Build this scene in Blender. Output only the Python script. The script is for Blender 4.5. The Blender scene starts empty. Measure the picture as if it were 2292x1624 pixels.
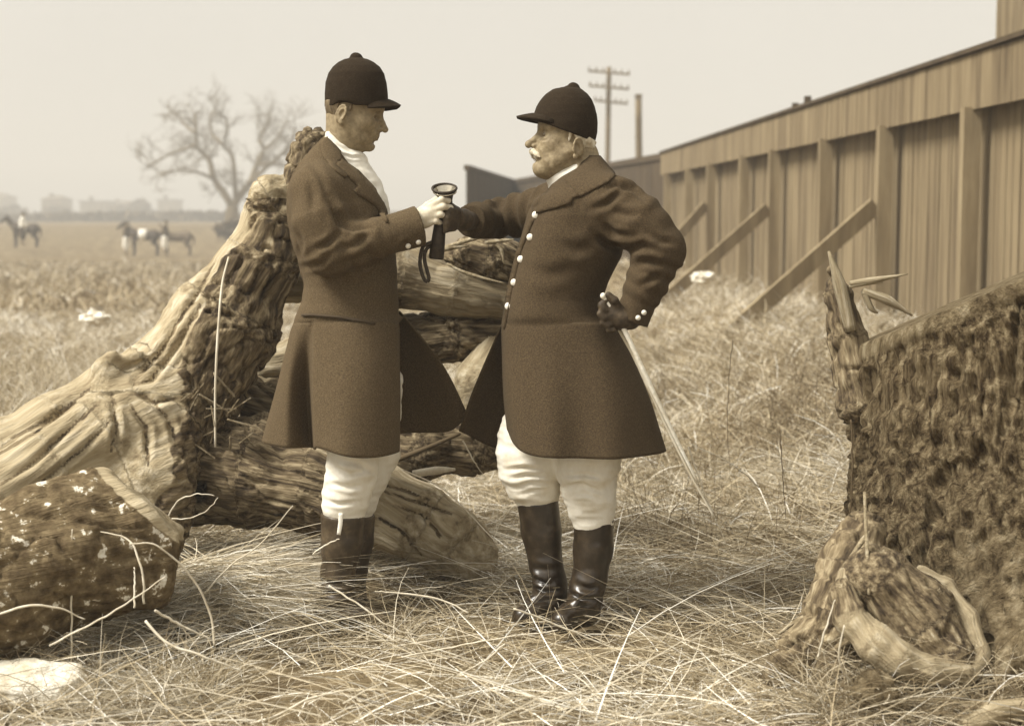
import bpy, bmesh, math, random
import numpy as np
from mathutils import Vector, Matrix
from mathutils.bvhtree import BVHTree
from mathutils.geometry import delaunay_2d_cdt

random.seed(7)
RNG = np.random.default_rng(11)
SC = bpy.context.scene
COL = SC.collection

# ------------------------------------------------------------------ camera
CAM_H = 1.32
TILT = math.radians(5.47)
FOC = 3415.0            # focal length in photo units (photo taken as 2292 x 1624 units)
cam = bpy.data.cameras.new("camera")
cam.sensor_width = 36.0
cam.lens = 36.0 * FOC / 2292.0
cam.clip_end = 5000
cam.dof.use_dof = True
cam.dof.focus_distance = 4.95
cam.dof.aperture_fstop = 3.1
camo = bpy.data.objects.new("camera", cam)
camo.location = (0, 0, CAM_H)
camo.rotation_euler = (math.radians(90) - TILT, 0, 0)
COL.objects.link(camo)
SC.camera = camo

# ------------------------------------------------------------------ sky, sun, exposure
SUN_EL, SUN_AZ = 50.0, -112.0      # azimuth measured from +Y towards +X
w = bpy.data.worlds.new("World")
SC.world = w
w.use_nodes = True
nt = w.node_tree
for n in list(nt.nodes):
    nt.nodes.remove(n)
sky = nt.nodes.new("ShaderNodeTexSky")
sky.sky_type = 'NISHITA'
sky.sun_disc = False
sky.sun_elevation = math.radians(SUN_EL)
sky.sun_rotation = math.radians(SUN_AZ)
sky.dust_density = 4.0
sky.air_density = 1.0
sky.ozone_density = 1.0
bw = nt.nodes.new("ShaderNodeRGBToBW")
tint = nt.nodes.new("ShaderNodeMix"); tint.data_type = 'RGBA'; tint.blend_type = 'MULTIPLY'
tint.inputs['Factor'].default_value = 1.0
tint.inputs[7].default_value = (1.0, 0.955, 0.865, 1)
bg = nt.nodes.new("ShaderNodeBackground"); bg.inputs['Strength'].default_value = 0.088
wo = nt.nodes.new("ShaderNodeOutputWorld")
cn = nt.nodes.new("ShaderNodeTexNoise"); cn.inputs['Scale'].default_value = 2.2; cn.inputs['Detail'].default_value = 5
ctc = nt.nodes.new("ShaderNodeTexCoord"); cr_ = nt.nodes.new("ShaderNodeMapRange")
cr_.inputs['From Min'].default_value = .3; cr_.inputs['From Max'].default_value = .7
cr_.inputs['To Min'].default_value = .90; cr_.inputs['To Max'].default_value = 1.08
nt.links.new(ctc.outputs['Generated'], cn.inputs['Vector']); nt.links.new(cn.outputs['Fac'], cr_.inputs['Value']); nt.links.new(cr_.outputs[0], bg.inputs['Strength'])
SKY = 0.088
cr_.inputs['To Min'].default_value *= SKY; cr_.inputs['To Max'].default_value *= SKY
# overcast: the dome is partly evened out by a grey cloud layer
ev = nt.nodes.new("ShaderNodeMix"); ev.data_type = 'RGBA'; ev.blend_type = 'MIX'
ev.inputs['Factor'].default_value = 0.6
ev.inputs[7].default_value = (7.0, 7.0, 7.0, 1)
nt.links.new(sky.outputs[0], bw.inputs[0])
nt.links.new(bw.outputs[0], ev.inputs[6])
nt.links.new(ev.outputs[2], tint.inputs[6])
nt.links.new(tint.outputs[2], bg.inputs['Color'])
nt.links.new(bg.outputs[0], wo.inputs['Surface'])
sun = bpy.data.lights.new("sun", 'SUN')
sun.energy = 3.7
sun.angle = math.radians(24)
sun.color = (1.0, 0.96, 0.88)
suno = bpy.data.objects.new("sun", sun)
az, el = math.radians(SUN_AZ), math.radians(SUN_EL)
sd = Vector((math.sin(az) * math.cos(el), math.cos(az) * math.cos(el), math.sin(el)))
suno.rotation_euler = sd.to_track_quat('Z', 'Y').to_euler()
suno.location = (-4, -3, 8)
COL.objects.link(suno)
vs = SC.view_settings
vs.view_transform = 'Standard'; vs.look = 'None'; vs.gamma = 1; vs.use_curve_mapping = False
vs.exposure = 0.8

# ------------------------------------------------------------------ maths helpers
CT, ST = math.cos(TILT), math.sin(TILT)
def P(u, v, Y):
    """point at depth Y (world y) seen at photo unit (u, v)"""
    dx = (u - 1146.0) / FOC
    dz = -(v - 812.0) / FOC
    dy_, dz_ = CT + dz * ST, -ST + dz * CT
    t = Y / dy_
    return np.array([dx * t, Y, CAM_H + dz_ * t])
def UV(p):
    q = np.asarray(p) - np.array([0, 0, CAM_H])
    f = q[..., 1] * CT - q[..., 2] * ST
    up = q[..., 1] * ST + q[..., 2] * CT
    return 1146 + FOC * q[..., 0] / f, 812 - FOC * up / f
def sm(a, b, x):
    t = np.clip((x - a) / (b - a), 0, 1)
    return t * t * (3 - 2 * t)
def nz(v):
    v = np.asarray(v, float)
    return v / max(np.linalg.norm(v), 1e-9)
def _h(i, j, k, s):
    n = (i.astype(np.uint32) * np.uint32(374761393) + j.astype(np.uint32) * np.uint32(668265263)
         + k.astype(np.uint32) * np.uint32(2147483647) + np.uint32(s * 974634777 % 4294967295))
    n = (n ^ (n >> np.uint32(13))) * np.uint32(1274126177)
    n = n ^ (n >> np.uint32(16))
    return (n & np.uint32(0xffffff)).astype(np.float32) / 8388607.5 - 1
def noise(p, s=0):
    p = np.asarray(p, np.float64)
    i = np.floor(p).astype(np.int64)
    f = (p - i); f = f * f * (3 - 2 * f)
    r = 0
    for a in (0, 1):
        wa = f[..., 0] if a else 1 - f[..., 0]
        for b in (0, 1):
            wb = f[..., 1] if b else 1 - f[..., 1]
            for c in (0, 1):
                wc = f[..., 2] if c else 1 - f[..., 2]
                r = r + wa * wb * wc * _h((i[..., 0] + a) & 0xffffffff, (i[..., 1] + b) & 0xffffffff, (i[..., 2] + c) & 0xffffffff, s)
    return r
def fbm(p, o=3, s=0):
    r, a = 0, 1.0
    p = np.asarray(p, float)
    for k in range(o):
        r = r + a * noise(p * 2 ** k + 17.3 * k, s + k)
        a *= .5
    return r

# ------------------------------------------------------------------ sepia tones and materials
ST_ = [(0, (36, 28, 19)), (.2, (83, 70, 52)), (.4, (126, 111, 85)), (.6, (166, 151, 121)), (.8, (207, 196, 172)), (1, (243, 240, 230))]
def S(l, k=1.0):
    l = min(max(l, 0), 1)
    for (a, ca), (b, cb) in zip(ST_, ST_[1:]):
        if l <= b:
            t = (l - a) / (b - a)
            c = [x + (y - x) * t for x, y in zip(ca, cb)]
            break
    return tuple(min(1, k * ((x / 255 + .055) / 1.055) ** 2.4) for x in c) + (1,)

def mat(name, tones, scale=20, stretch=(1, 1, 1), bump=.3, bscale=None, bdist=.01, rough=.85, detail=6, attr=None, spec=.3, metal=0,
        second=None, sheen=0, distort=0.0, second_obj=False):
    """tones: list of (pos, sepia level).  attr: name of a vector attribute used as coordinates."""
    m = bpy.data.materials.new(name); m.use_nodes = True
    n = m.node_tree.nodes; L = m.node_tree.links
    bs = n['Principled BSDF']
    bs.inputs['Roughness'].default_value = rough
    bs.inputs['Specular IOR Level'].default_value = spec
    bs.inputs['Metallic'].default_value = metal
    if sheen:
        bs.inputs['Sheen Weight'].default_value = sheen
        bs.inputs['Sheen Roughness'].default_value = .6
        bs.inputs['Sheen Tint'].default_value = S(.8)
    if attr:
        co = n.new('ShaderNodeAttribute'); co.attribute_name = attr; cs = co.outputs['Vector']
    else:
        co = n.new('ShaderNodeTexCoord'); cs = co.outputs['Object']
    mp = n.new('ShaderNodeMapping'); mp.inputs['Scale'].default_value = stretch
    L.new(cs, mp.inputs[0])
    no = n.new('ShaderNodeTexNoise'); no.inputs['Scale'].default_value = scale; no.inputs['Detail'].default_value = detail
    no.inputs['Roughness'].default_value = .62; no.inputs['Distortion'].default_value = distort
    L.new(mp.outputs[0], no.inputs['Vector'])
    cr = n.new('ShaderNodeValToRGB')
    while len(cr.color_ramp.elements) < len(tones):
        cr.color_ramp.elements.new(.5)
    for e, (p, l) in zip(cr.color_ramp.elements, tones):
        e.position = p; e.color = S(l)
    L.new(no.outputs['Fac'], cr.inputs[0])
    out = cr.outputs[0]
    if second:      # (tones, scale, mask attribute or None, lo, hi)
        t2, sc2, at, lo, hi = second
        cr2 = n.new('ShaderNodeValToRGB')
        while len(cr2.color_ramp.elements) < len(t2):
            cr2.color_ramp.elements.new(.5)
        for e, (p, l) in zip(cr2.color_ramp.elements, t2):
            e.position = p; e.color = S(l)
        no2 = n.new('ShaderNodeTexNoise'); no2.inputs['Scale'].default_value = sc2; no2.inputs['Detail'].default_value = 5
        no2.inputs['Roughness'].default_value = .65
        co2 = n.new('ShaderNodeTexCoord'); L.new(cs if attr and not second_obj else co2.outputs['Object'], no2.inputs['Vector'])
        L.new(no2.outputs['Fac'], cr2.inputs[0])
        mx = n.new('ShaderNodeMix'); mx.data_type = 'RGBA'
        mr = n.new('ShaderNodeMapRange'); mr.inputs['From Min'].default_value = lo; mr.inputs['From Max'].default_value = hi
        if at:
            am = n.new('ShaderNodeAttribute'); am.attribute_name = at; L.new(am.outputs['Fac'], mr.inputs['Value'])
        else:
            no3 = n.new('ShaderNodeTexNoise'); no3.inputs['Scale'].default_value = sc2 * .4; no3.inputs['Detail'].default_value = 4
            L.new(co2.outputs['Object'], no3.inputs['Vector']); L.new(no3.outputs['Fac'], mr.inputs['Value'])
        L.new(mr.outputs[0], mx.inputs['Factor']); L.new(out, mx.inputs[6]); L.new(cr2.outputs[0], mx.inputs[7])
        out = mx.outputs[2]
    L.new(out, bs.inputs['Base Color'])
    if bump:
        nb = n.new('ShaderNodeTexNoise'); nb.inputs['Scale'].default_value = bscale or scale * 2; nb.inputs['Detail'].default_value = 5
        nb.inputs['Roughness'].default_value = .65
        L.new(mp.outputs[0], nb.inputs['Vector'])
        bp = n.new('ShaderNodeBump'); bp.inputs['Strength'].default_value = bump; bp.inputs['Distance'].default_value = bdist
        L.new(nb.outputs['Fac'], bp.inputs['Height']); L.new(bp.outputs[0], bs.inputs['Normal'])
    return m

MAT = {}
MAT['coat'] = mat('wool_coat', [(.30, .14), (.5, .22), (.7, .31)], 240, bump=.5, bscale=380, bdist=.003, rough=.95, spec=.08, sheen=.03)
MAT['coat2'] = mat('wool_coat_dark', [(.30, .09), (.5, .16), (.7, .24)], 240, bump=.5, bscale=380, bdist=.003, rough=.95, spec=.08, sheen=.03)
MAT['cap'] = mat('velvet_cap', [(.3, .0), (.5, .03), (.7, .09)], 240, bump=.5, bscale=420, bdist=.002, rough=.9, spec=.08, sheen=.03)
MAT['skin'] = mat('skin_young', [(.3, .38), (.5, .47), (.7, .56)], 60, bump=.4, bscale=130, bdist=.003, rough=.6, spec=.3)
MAT['skin_old'] = mat('skin_old', [(.3, .38), (.5, .48), (.7, .59)], 60, bump=.5, bscale=110, bdist=.004, rough=.6, spec=.3)
MAT['hair_dark'] = mat('hair_dark', [(.3, .18), (.5, .32), (.7, .42)], 60, (1, 1, .25), bump=.8, bscale=200, bdist=.003, rough=.7)
MAT['hair_white'] = mat('hair_white', [(.3, .68), (.5, .80), (.7, .92)], 60, (1, 1, .3), bump=.8, bscale=200, bdist=.003, rough=.7)
MAT['linen'] = mat('white_linen', [(.3, .93), (.7, 1)], 30, bump=.2, bscale=60, bdist=.004, rough=.8)
MAT['breeches'] = mat('white_breeches', [(.3, .86), (.5, .93), (.7, .98)], 18, bump=.35, bscale=45, bdist=.006, rough=.85)
MAT['breeches2'] = mat('cord_breeches', [(.3, .84), (.5, .92), (.7, .97)], 18, bump=.35, bscale=45, bdist=.006, rough=.85)
MAT['boot'] = mat('boot_leather', [(.3, .0), (.5, .05), (.7, .14)], 30, bump=.35, bscale=18, bdist=.004, rough=.3, spec=.6)
MAT['boot2'] = mat('worn_boot_leather', [(.3, .06), (.5, .14), (.7, .28)], 22, bump=.3, bscale=16, bdist=.006, rough=.42, spec=.45)
MAT['glove'] = mat('dark_glove', [(.3, .05), (.5, .13), (.7, .24)], 50, bump=.4, bscale=90, bdist=.003, rough=.6)
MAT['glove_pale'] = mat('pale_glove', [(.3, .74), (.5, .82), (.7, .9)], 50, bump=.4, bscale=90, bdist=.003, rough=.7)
MAT['metal'] = mat('silver', [(.3, .75), (.7, .95)], 20, bump=.1, rough=.22, metal=.9, spec=.5)
MAT['button'] = mat('button', [(.3, .9), (.7, 1)], 20, bump=0, rough=.3, spec=.6)
MAT['leather'] = mat('dark_leather', [(.3, .0), (.5, .06), (.7, .13)], 60, bump=.3, rough=.5)
MAT['eye'] = mat('eye', [(.3, .15), (.7, .35)], 20, bump=0, rough=.2, spec=.6)
MAT['cane'] = mat('cane', [(.3, .7), (.7, .9)], 40, (1, 1, .2), bump=.1, rough=.5)
# wood: 'grain' runs along the limbs; 'bark' masks where bark still clings and also darkens the cracks
MAT['wood'] = mat('dead_wood', [(.25, .10), (.34, .44), (.5, .62), (.68, .78), (.85, .93)], 1.5, bump=.9, bscale=5, bdist=.012, rough=.9, attr='grain', detail=7,
                  second=([(.32, .05), (.44, .22), (.55, .42), (.66, .62), (.8, .85)], 2.4, 'bark', .35, .65))
MAT['stump'] = mat('rotten_stump', [(.30, .12), (.42, .32), (.54, .46), (.72, .66)], 1.3, bump=1, bscale=5, bdist=.03, rough=1, spec=.03, detail=9, attr='grain',
                   second=([(.32, .05), (.43, .22), (.54, .38), (.70, .60)], 2.6, 'bark', .35, .65))
MAT['log_near'] = mat('mossy_log', [(.3, .5), (.5, .66), (.7, .8)], 1.0, bump=1, bscale=2.5, bdist=.02, rough=1, spec=.03, attr='grain',
                      second=([(.3, .16), (.45, .28), (.56, .38), (.605, .45), (.625, .90), (.8, 1)], 21, 'bark', .35, .65), second_obj=True)
MAT['soil'] = mat('field_soil', [(.3, .14), (.45, .30), (.58, .46), (.75, .62)], 2.2, bump=.5, bscale=9, bdist=.05, rough=1, detail=9, spec=.05)
MAT['board'] = mat('fence_boards', [(.28, .22), (.42, .34), (.55, .42), (.75, .52)], 1.6, (5, 5, .35), bump=.5, bscale=6, bdist=.02, rough=.95, detail=8)
MAT['board_dark'] = mat('dark_boards', [(.3, .10), (.5, .17), (.7, .24)], 1.6, (4, 4, .4), bump=.4, bscale=6, bdist=.02, rough=.95, detail=8)  # same kind of boards in a darker tone than the fence
MAT['post'] = mat('fence_post', [(.3, .34), (.5, .43), (.7, .54)], 2.5, (3, 3, .4), bump=.5, bscale=6, bdist=.01, rough=.95)
MAT['stone'] = mat('pale_stone', [(.3, .74), (.5, .9), (.7, 1)], 9, bump=.7, bscale=14, bdist=.03, rough=.9)
MAT['paper'] = mat('pale_debris', [(.3, .8), (.7, 1)], 20, bump=.5, rough=.8)
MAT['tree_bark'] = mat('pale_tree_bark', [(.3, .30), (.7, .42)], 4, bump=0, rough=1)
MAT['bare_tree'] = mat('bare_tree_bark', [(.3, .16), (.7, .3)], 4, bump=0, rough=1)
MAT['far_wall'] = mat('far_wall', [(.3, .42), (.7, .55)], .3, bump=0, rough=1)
MAT['far_roof'] = mat('far_roof', [(.3, .25), (.7, .35)], .4, bump=0, rough=1)
MAT['far_leaf'] = mat('far_leaf', [(.3, .2), (.5, .32), (.7, .42)], 1.2, bump=.6, bdist=.4, rough=1)
MAT['pole'] = mat('pole_wood', [(.3, .28), (.7, .4)], 2, bump=0, rough=1)
MAT['horse'] = mat('dark_horse', [(.3, .05), (.7, .15)], 3, bump=0, rough=.6)
MAT['horse_light'] = mat('bay_horse', [(.3, .2), (.7, .32)], 3, bump=0, rough=.6)
MAT['far_dark'] = mat('dark_cloth', [(.3, .1), (.7, .2)], 3, bump=0, rough=.9)

def grass_mat():
    m = bpy.data.materials.new('dry_grass'); m.use_nodes = True
    n = m.node_tree.nodes; L = m.node_tree.links
    bs = n['Principled BSDF']; bs.inputs['Roughness'].default_value = .75; bs.inputs['Specular IOR Level'].default_value = .25
    at = n.new('ShaderNodeAttribute'); at.attribute_name = 'tone'
    cr = n.new('ShaderNodeValToRGB')
    E = cr.color_ramp.elements
    E[0].position = 0; E[0].color = S(.22)
    E[1].position = 1; E[1].color = S(1.0)
    for p, l in ((.3, .42), (.6, .64), (.85, .84)):
        e = E.new(p); e.color = S(l)
    L.new(at.outputs['Fac'], cr.inputs[0]); L.new(cr.outputs[0], bs.inputs['Base Color'])
    return m
MAT['grass'] = grass_mat()

# ------------------------------------------------------------------ objects
ORG = {}
def tag(o, label=None, cat=None, group=None, kind=None):
    if label: o['label'] = label
    if cat: o['category'] = cat
    if group: o['group'] = group
    if kind: o['kind'] = kind
    return o
def thing(name, loc, label, cat, group=None):
    o = bpy.data.objects.new(name, None)
    o.empty_display_size = .2
    o.location = [float(x) for x in loc]
    COL.objects.link(o)
    ORG[o.name] = np.array([float(x) for x in loc])
    return tag(o, label, cat, group)
def obj(name, V, F, m, parent=None, smooth=True, loc=None):
    """V in world coordinates; F list or (n,k) array"""
    V = np.asarray(V, np.float64)
    if parent is not None:
        org = ORG[parent.name]
        lp = np.zeros(3)
    else:
        org = np.zeros(3) if loc is None else np.asarray(loc, float)
        lp = org
    me = bpy.data.meshes.new(name)
    Vl = V - org
    if isinstance(F, np.ndarray):
        k = F.shape[1]
        me.vertices.add(len(Vl)); me.vertices.foreach_set('co', Vl.astype(np.float32).ravel())
        me.loops.add(F.size); me.loops.foreach_set('vertex_index', F.astype(np.int32).ravel())
        me.polygons.add(len(F)); me.polygons.foreach_set('loop_start', np.arange(0, F.size, k, dtype=np.int32))
        me.update(calc_edges=True)
        me.validate()
    else:
        me.from_pydata([tuple(v) for v in Vl], [], [tuple(int(i) for i in f) for f in F])
        me.update()
    if smooth:
        me.polygons.foreach_set('use_smooth', np.ones(len(me.polygons), bool))
    me.materials.append(m)
    o = bpy.data.objects.new(name, me)
    COL.objects.link(o)
    if parent is not None:
        o.parent = parent
    o.location = lp
    ORG[o.name] = org
    return o
def attr(o, name, data, vec=False):
    a = o.data.attributes.new(name, 'FLOAT_VECTOR' if vec else 'FLOAT', 'POINT')
    a.data.foreach_set('vector' if vec else 'value', np.asarray(data, np.float32).ravel())

def join(parts):
    Vs, Fs, n = [], [], 0
    for V, F in parts:
        Vs.append(np.asarray(V, float)); Fs += [tuple(int(i) + n for i in f) for f in F]; n += len(V)
    return np.concatenate(Vs), Fs
def box(c, s, R=None):
    c = np.asarray(c, float)
    V = np.array([[x, y, z] for x in (-.5, .5) for y in (-.5, .5) for z in (-.5, .5)]) * np.asarray(s)
    if R is not None: V = V @ np.asarray(R).T
    return V + c, [(0, 1, 3, 2), (4, 6, 7, 5), (0, 4, 5, 1), (2, 3, 7, 6), (0, 2, 6, 4), (1, 5, 7, 3)]
def beam(a, b, wx, wy, ref=(0, 0, 1)):
    a = np.asarray(a, float); b = np.asarray(b, float)
    d = nz(b - a); x = nz(np.cross(d, ref)) if abs(np.dot(d, nz(ref))) < .98 else nz(np.cross(d, (0, 1, 0)))
    y = np.cross(d, x)
    V = [p + x * sx * wx / 2 + y * sy * wy / 2 for p in (a, b) for sx, sy in ((-1, -1), (1, -1), (1, 1), (-1, 1))]
    return np.array(V), [(3, 2, 1, 0), (4, 5, 6, 7), (0, 1, 5, 4), (1, 2, 6, 5), (2, 3, 7, 6), (3, 0, 4, 7)]
def spline(pts, n):
    pts = np.asarray(pts, float)
    if len(pts) < 3:
        t = np.linspace(0, 1, n)[:, None]
        return pts[0] * (1 - t) + pts[-1] * t
    Q = np.vstack([2 * pts[0] - pts[1], pts, 2 * pts[-1] - pts[-2]])
    m = len(pts) - 1
    out = []
    for s in np.linspace(0, m - 1e-6, n):
        i = int(s); t = s - i
        a, b, c, d = Q[i], Q[i + 1], Q[i + 2], Q[i + 3]
        out.append(.5 * ((2 * b) + (c - a) * t + (2 * a - 5 * b + 4 * c - d) * t * t + (3 * b - a - 3 * c + d) * t ** 3))
    return np.array(out)
def tube(pts, radii, n=16, sides=6, smooth_path=True):
    pts = np.asarray(pts, float)
    r = np.interp(np.linspace(0, 1, n), np.linspace(0, 1, len(radii)), radii)
    C = spline(pts, n) if smooth_path else pts
    n = len(C)
    T = np.gradient(C, axis=0)
    V, F = [], []
    up = np.array([.13, .2, .97])
    for i in range(n):
        t = nz(T[i]); x = nz(np.cross(t, up)); y = np.cross(t, x)
        for k in range(sides):
            a = 2 * math.pi * k / sides
            V.append(C[i] + (x * math.cos(a) + y * math.sin(a)) * r[i])
    for i in range(n - 1):
        for k in range(sides):
            k2 = (k + 1) % sides
            F.append((i * sides + k, i * sides + k2, (i + 1) * sides + k2, (i + 1) * sides + k))
    F.append(tuple(range(sides - 1, -1, -1))); F.append(tuple((n - 1) * sides + k for k in range(sides)))
    return np.array(V), F
def lathe(a, b, prof, sides=32):
    """prof: list of (t along a->b, radius)"""
    a = np.asarray(a, float); b = np.asarray(b, float); d = nz(b - a)
    x = nz(np.cross(d, (0, 1, .01))); y = np.cross(d, x)
    V, F = [], []
    for t, r in prof:
        c = a + (b - a) * t
        for k in range(sides):
            an = 2 * math.pi * k / sides
            V.append(c + (x * math.cos(an) + y * math.sin(an)) * r)
    for i in range(len(prof) - 1):
        for k in range(sides):
            k2 = (k + 1) % sides
            F.append((i * sides + k, i * sides + k2, (i + 1) * sides + k2, (i + 1) * sides + k))
    return np.array(V), F
def blob(c, r, sub=3, amp=.15, fr=3.0, seed=0, R=None):
    bm = bmesh.new(); bmesh.ops.create_icosphere(bm, subdivisions=sub, radius=1)
    V = np.array([v.co[:] for v in bm.verts]); F = [tuple(v.index for v in f.verts) for f in bm.faces]
    bm.free()
    V = V * (1 + amp * fbm(V * fr + seed * 3.7, 3, seed))[:, None] * np.asarray(r)
    if R is not None: V = V @ np.asarray(R).T
    return V + np.asarray(c), F
def rotm(ax, deg):
    return np.array(Matrix.Rotation(math.radians(deg), 3, ax))

# ------------------------------------------------------------------ signed distance grids
class Grid:
    def __init__(s, lo, hi, h):
        s.h = h; s.lo = np.asarray(lo, float)
        s.ax = [np.arange(lo[i], hi[i] + h, h, dtype=np.float32) for i in range(3)]
        s.F = np.full([len(a) for a in s.ax], 10.0, np.float32)
    def sl(s, lo, hi):
        out = []
        for i in range(3):
            a = max(0, int((lo[i] - s.lo[i]) / s.h) - 1); b = min(len(s.ax[i]), int((hi[i] - s.lo[i]) / s.h) + 3)
            out.append(slice(a, max(a, b)))
        return tuple(out)
    def prim(s, fn, lo, hi, k=0.0, op='u'):
        q = s.sl(np.asarray(lo) - k, np.asarray(hi) + k)
        X = s.ax[0][q[0]][:, None, None]; Y = s.ax[1][q[1]][None, :, None]; Z = s.ax[2][q[2]][None, None, :]
        if 0 in (X.size, Y.size, Z.size): return
        d = fn(X, Y, Z).astype(np.float32)
        a = s.F[q]
        if op == 'u':
            r = np.minimum(a, d)
            if k > 0:
                hh = np.maximum(k - np.abs(a - d), 0) / k
                r = r - hh * hh * k * .25
        elif op == 's':
            d = -d
            r = np.maximum(a, d)
            if k > 0:
                hh = np.maximum(k - np.abs(a - d), 0) / k
                r = r + hh * hh * k * .25
        s.F[q] = r
    def cap(s, a, b, ra, rb, k=0.0, op='u', cut=None):
        a = np.asarray(a, float); b = np.asarray(b, float); ab = b - a; L = float(ab @ ab) + 1e-9
        m = max(ra, rb) + 2 * s.h
        lo = np.minimum(a, b) - m; hi = np.maximum(a, b) + m
        def fn(X, Y, Z):
            px, py, pz = X - a[0], Y - a[1], Z - a[2]
            t = np.clip((px * ab[0] + py * ab[1] + pz * ab[2]) / L, 0, 1)
            d = np.sqrt((px - t * ab[0]) ** 2 + (py - t * ab[1]) ** 2 + (pz - t * ab[2]) ** 2) - (ra + (rb - ra) * t)
            if cut is not None:
                n = nz(ab) if cut is True else nz(cut)
                d = np.maximum(d, (X - b[0]) * n[0] + (Y - b[1]) * n[1] + (Z - b[2]) * n[2])
            return d
        s.prim(fn, lo, hi, k, op)
    def chain(s, pts, rs, k=0.0, kj=None, op='u'):
        for i in range(len(pts) - 1):
            s.cap(pts[i], pts[i + 1], rs[i], rs[i + 1], k if i == 0 or kj is None else kj, op)
    def ell(s, c, r, R=None, k=0.0, op='u', clip=None):
        c = np.asarray(c, float); r = np.asarray(r, float)
        R = np.eye(3) if R is None else np.asarray(R)
        ext = np.sqrt((R ** 2) @ (r ** 2)) + 2 * s.h
        def fn(X, Y, Z):
            px, py, pz = X - c[0], Y - c[1], Z - c[2]
            q = [(R[0, i] * px + R[1, i] * py + R[2, i] * pz) for i in range(3)]
            k0 = np.sqrt((q[0] / r[0]) ** 2 + (q[1] / r[1]) ** 2 + (q[2] / r[2]) ** 2)
            k1 = np.sqrt((q[0] / r[0] ** 2) ** 2 + (q[1] / r[1] ** 2) ** 2 + (q[2] / r[2] ** 2) ** 2) + 1e-9
            d = k0 * (k0 - 1) / k1
            if clip is not None:
                for n, p in clip:
                    n = nz(n); d = np.maximum(d, (X - p[0]) * n[0] + (Y - p[1]) * n[1] + (Z - p[2]) * n[2])
            return d
        s.prim(fn, c - ext, c + ext, k, op)
    def stack(s, rows, k=0.0, op='u', rot=0.0, shrink=0.0, pw=2.0):
        """rows: (z, x0, x1, half width, yc), a body of elliptical slices"""
        rows = sorted(rows)
        z = np.array([r[0] for r in rows])
        x0 = np.array([r[1] for r in rows]) + shrink; x1 = np.array([r[2] for r in rows]) - shrink
        hw = np.array([r[3] for r in rows]) - shrink; yc = np.array([r[4] for r in rows])
        def fn(X, Y, Z):
            zz = s_interp(Z, z)
            a = np.maximum((zz(x1) - zz(x0)) / 2, .004); c = (zz(x1) + zz(x0)) / 2; b = np.maximum(zz(hw), .004); yy = zz(yc)
            px, py = X - c, Y - yy
            if rot:
                cr, sr = math.cos(rot), math.sin(rot)
                px, py = px * cr + py * sr, -px * sr + py * cr
            k0 = (np.abs(px / a) ** pw + np.abs(py / b) ** pw) ** (1 / pw)
            d = (k0 - 1) * np.minimum(a, b)
            return np.maximum(d, np.maximum(z[0] - Z, Z - z[-1]))
        s.prim(fn, (x0.min() - .02, (yc - hw).min() - .02, z[0] - .01), (x1.max() + .02, (yc + hw).max() + .02, z[-1] + .01), k, op)
    def mesh(s):
        F = s.F; ax = s.ax
        for i in range(3):
            for e in (0, -1):
                q = [slice(None)] * 3; q[i] = e
                F[tuple(q)] = np.maximum(F[tuple(q)], s.h * .5)
        g = F < 0
        c = np.zeros([n - 1 for n in F.shape], np.uint8)
        for a in (0, 1):
            for b in (0, 1):
                for d in (0, 1):
                    c += g[a:F.shape[0] - 1 + a, b:F.shape[1] - 1 + b, d:F.shape[2] - 1 + d]
        act = (c > 0) & (c < 8)
        I, J, K = np.nonzero(act)
        idx = np.full(act.shape, -1, np.int32); idx[I, J, K] = np.arange(len(I))
        acc = np.zeros((len(I), 3)); cnt = np.zeros(len(I))
        for axis in range(3):
            o1, o2 = [x for x in range(3) if x != axis]
            for a in (0, 1):
                for b in (0, 1):
                    off = [0, 0, 0]; off[o1] = a; off[o2] = b
                    i0 = (I + off[0], J + off[1], K + off[2])
                    off2 = list(off); off2[axis] = 1
                    i1 = (I + off2[0], J + off2[1], K + off2[2])
                    f0, f1 = F[i0], F[i1]
                    m = (f0 < 0) != (f1 < 0)
                    t = np.where(m, f0 / np.where(m, f0 - f1, 1), 0)
                    p = np.stack([ax[0][i0[0]], ax[1][i0[1]], ax[2][i0[2]]], 1).astype(float)
                    p[:, axis] += t * s.h
                    acc[m] += p[m]; cnt[m] += 1
        V = acc / cnt[:, None]
        Fs = []
        for axis in range(3):
            A = [slice(None)] * 3; B = [slice(None)] * 3
            A[axis] = slice(0, -1); B[axis] = slice(1, None)
            g0, g1 = g[tuple(A)], g[tuple(B)]
            cr = g0 != g1
            ii = np.nonzero(cr)
            p1, p2 = [(1, 2), (2, 0), (0, 1)][axis]
            ok = (ii[p1] > 0) & (ii[p2] > 0) & (ii[p1] < act.shape[p1]) & (ii[p2] < act.shape[p2])
            ii = [x[ok] for x in ii]
            def cell(da, db):
                q = [ii[0].copy(), ii[1].copy(), ii[2].copy()]
                q[p1] -= da; q[p2] -= db
                return idx[q[0], q[1], q[2]]
            Q = np.stack([cell(1, 1), cell(0, 1), cell(0, 0), cell(1, 0)], 1)
            flip = ~g0[tuple(ii)]
            Q[flip] = Q[flip][:, ::-1]
            Fs.append(Q)
        return V, np.concatenate(Fs)
def s_interp(Z, z):
    return lambda arr: np.interp(Z.ravel(), z, arr).reshape(Z.shape).astype(np.float32)
def vnormals(V, F):
    n = np.cross(V[F[:, 2]] - V[F[:, 0]], V[F[:, 3]] - V[F[:, 1]])
    N = np.stack([np.bincount(F.ravel(), np.repeat(n[:, i], 4), len(V)) for i in range(3)], 1)
    return N / (np.linalg.norm(N, axis=1)[:, None] + 1e-12)
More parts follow.
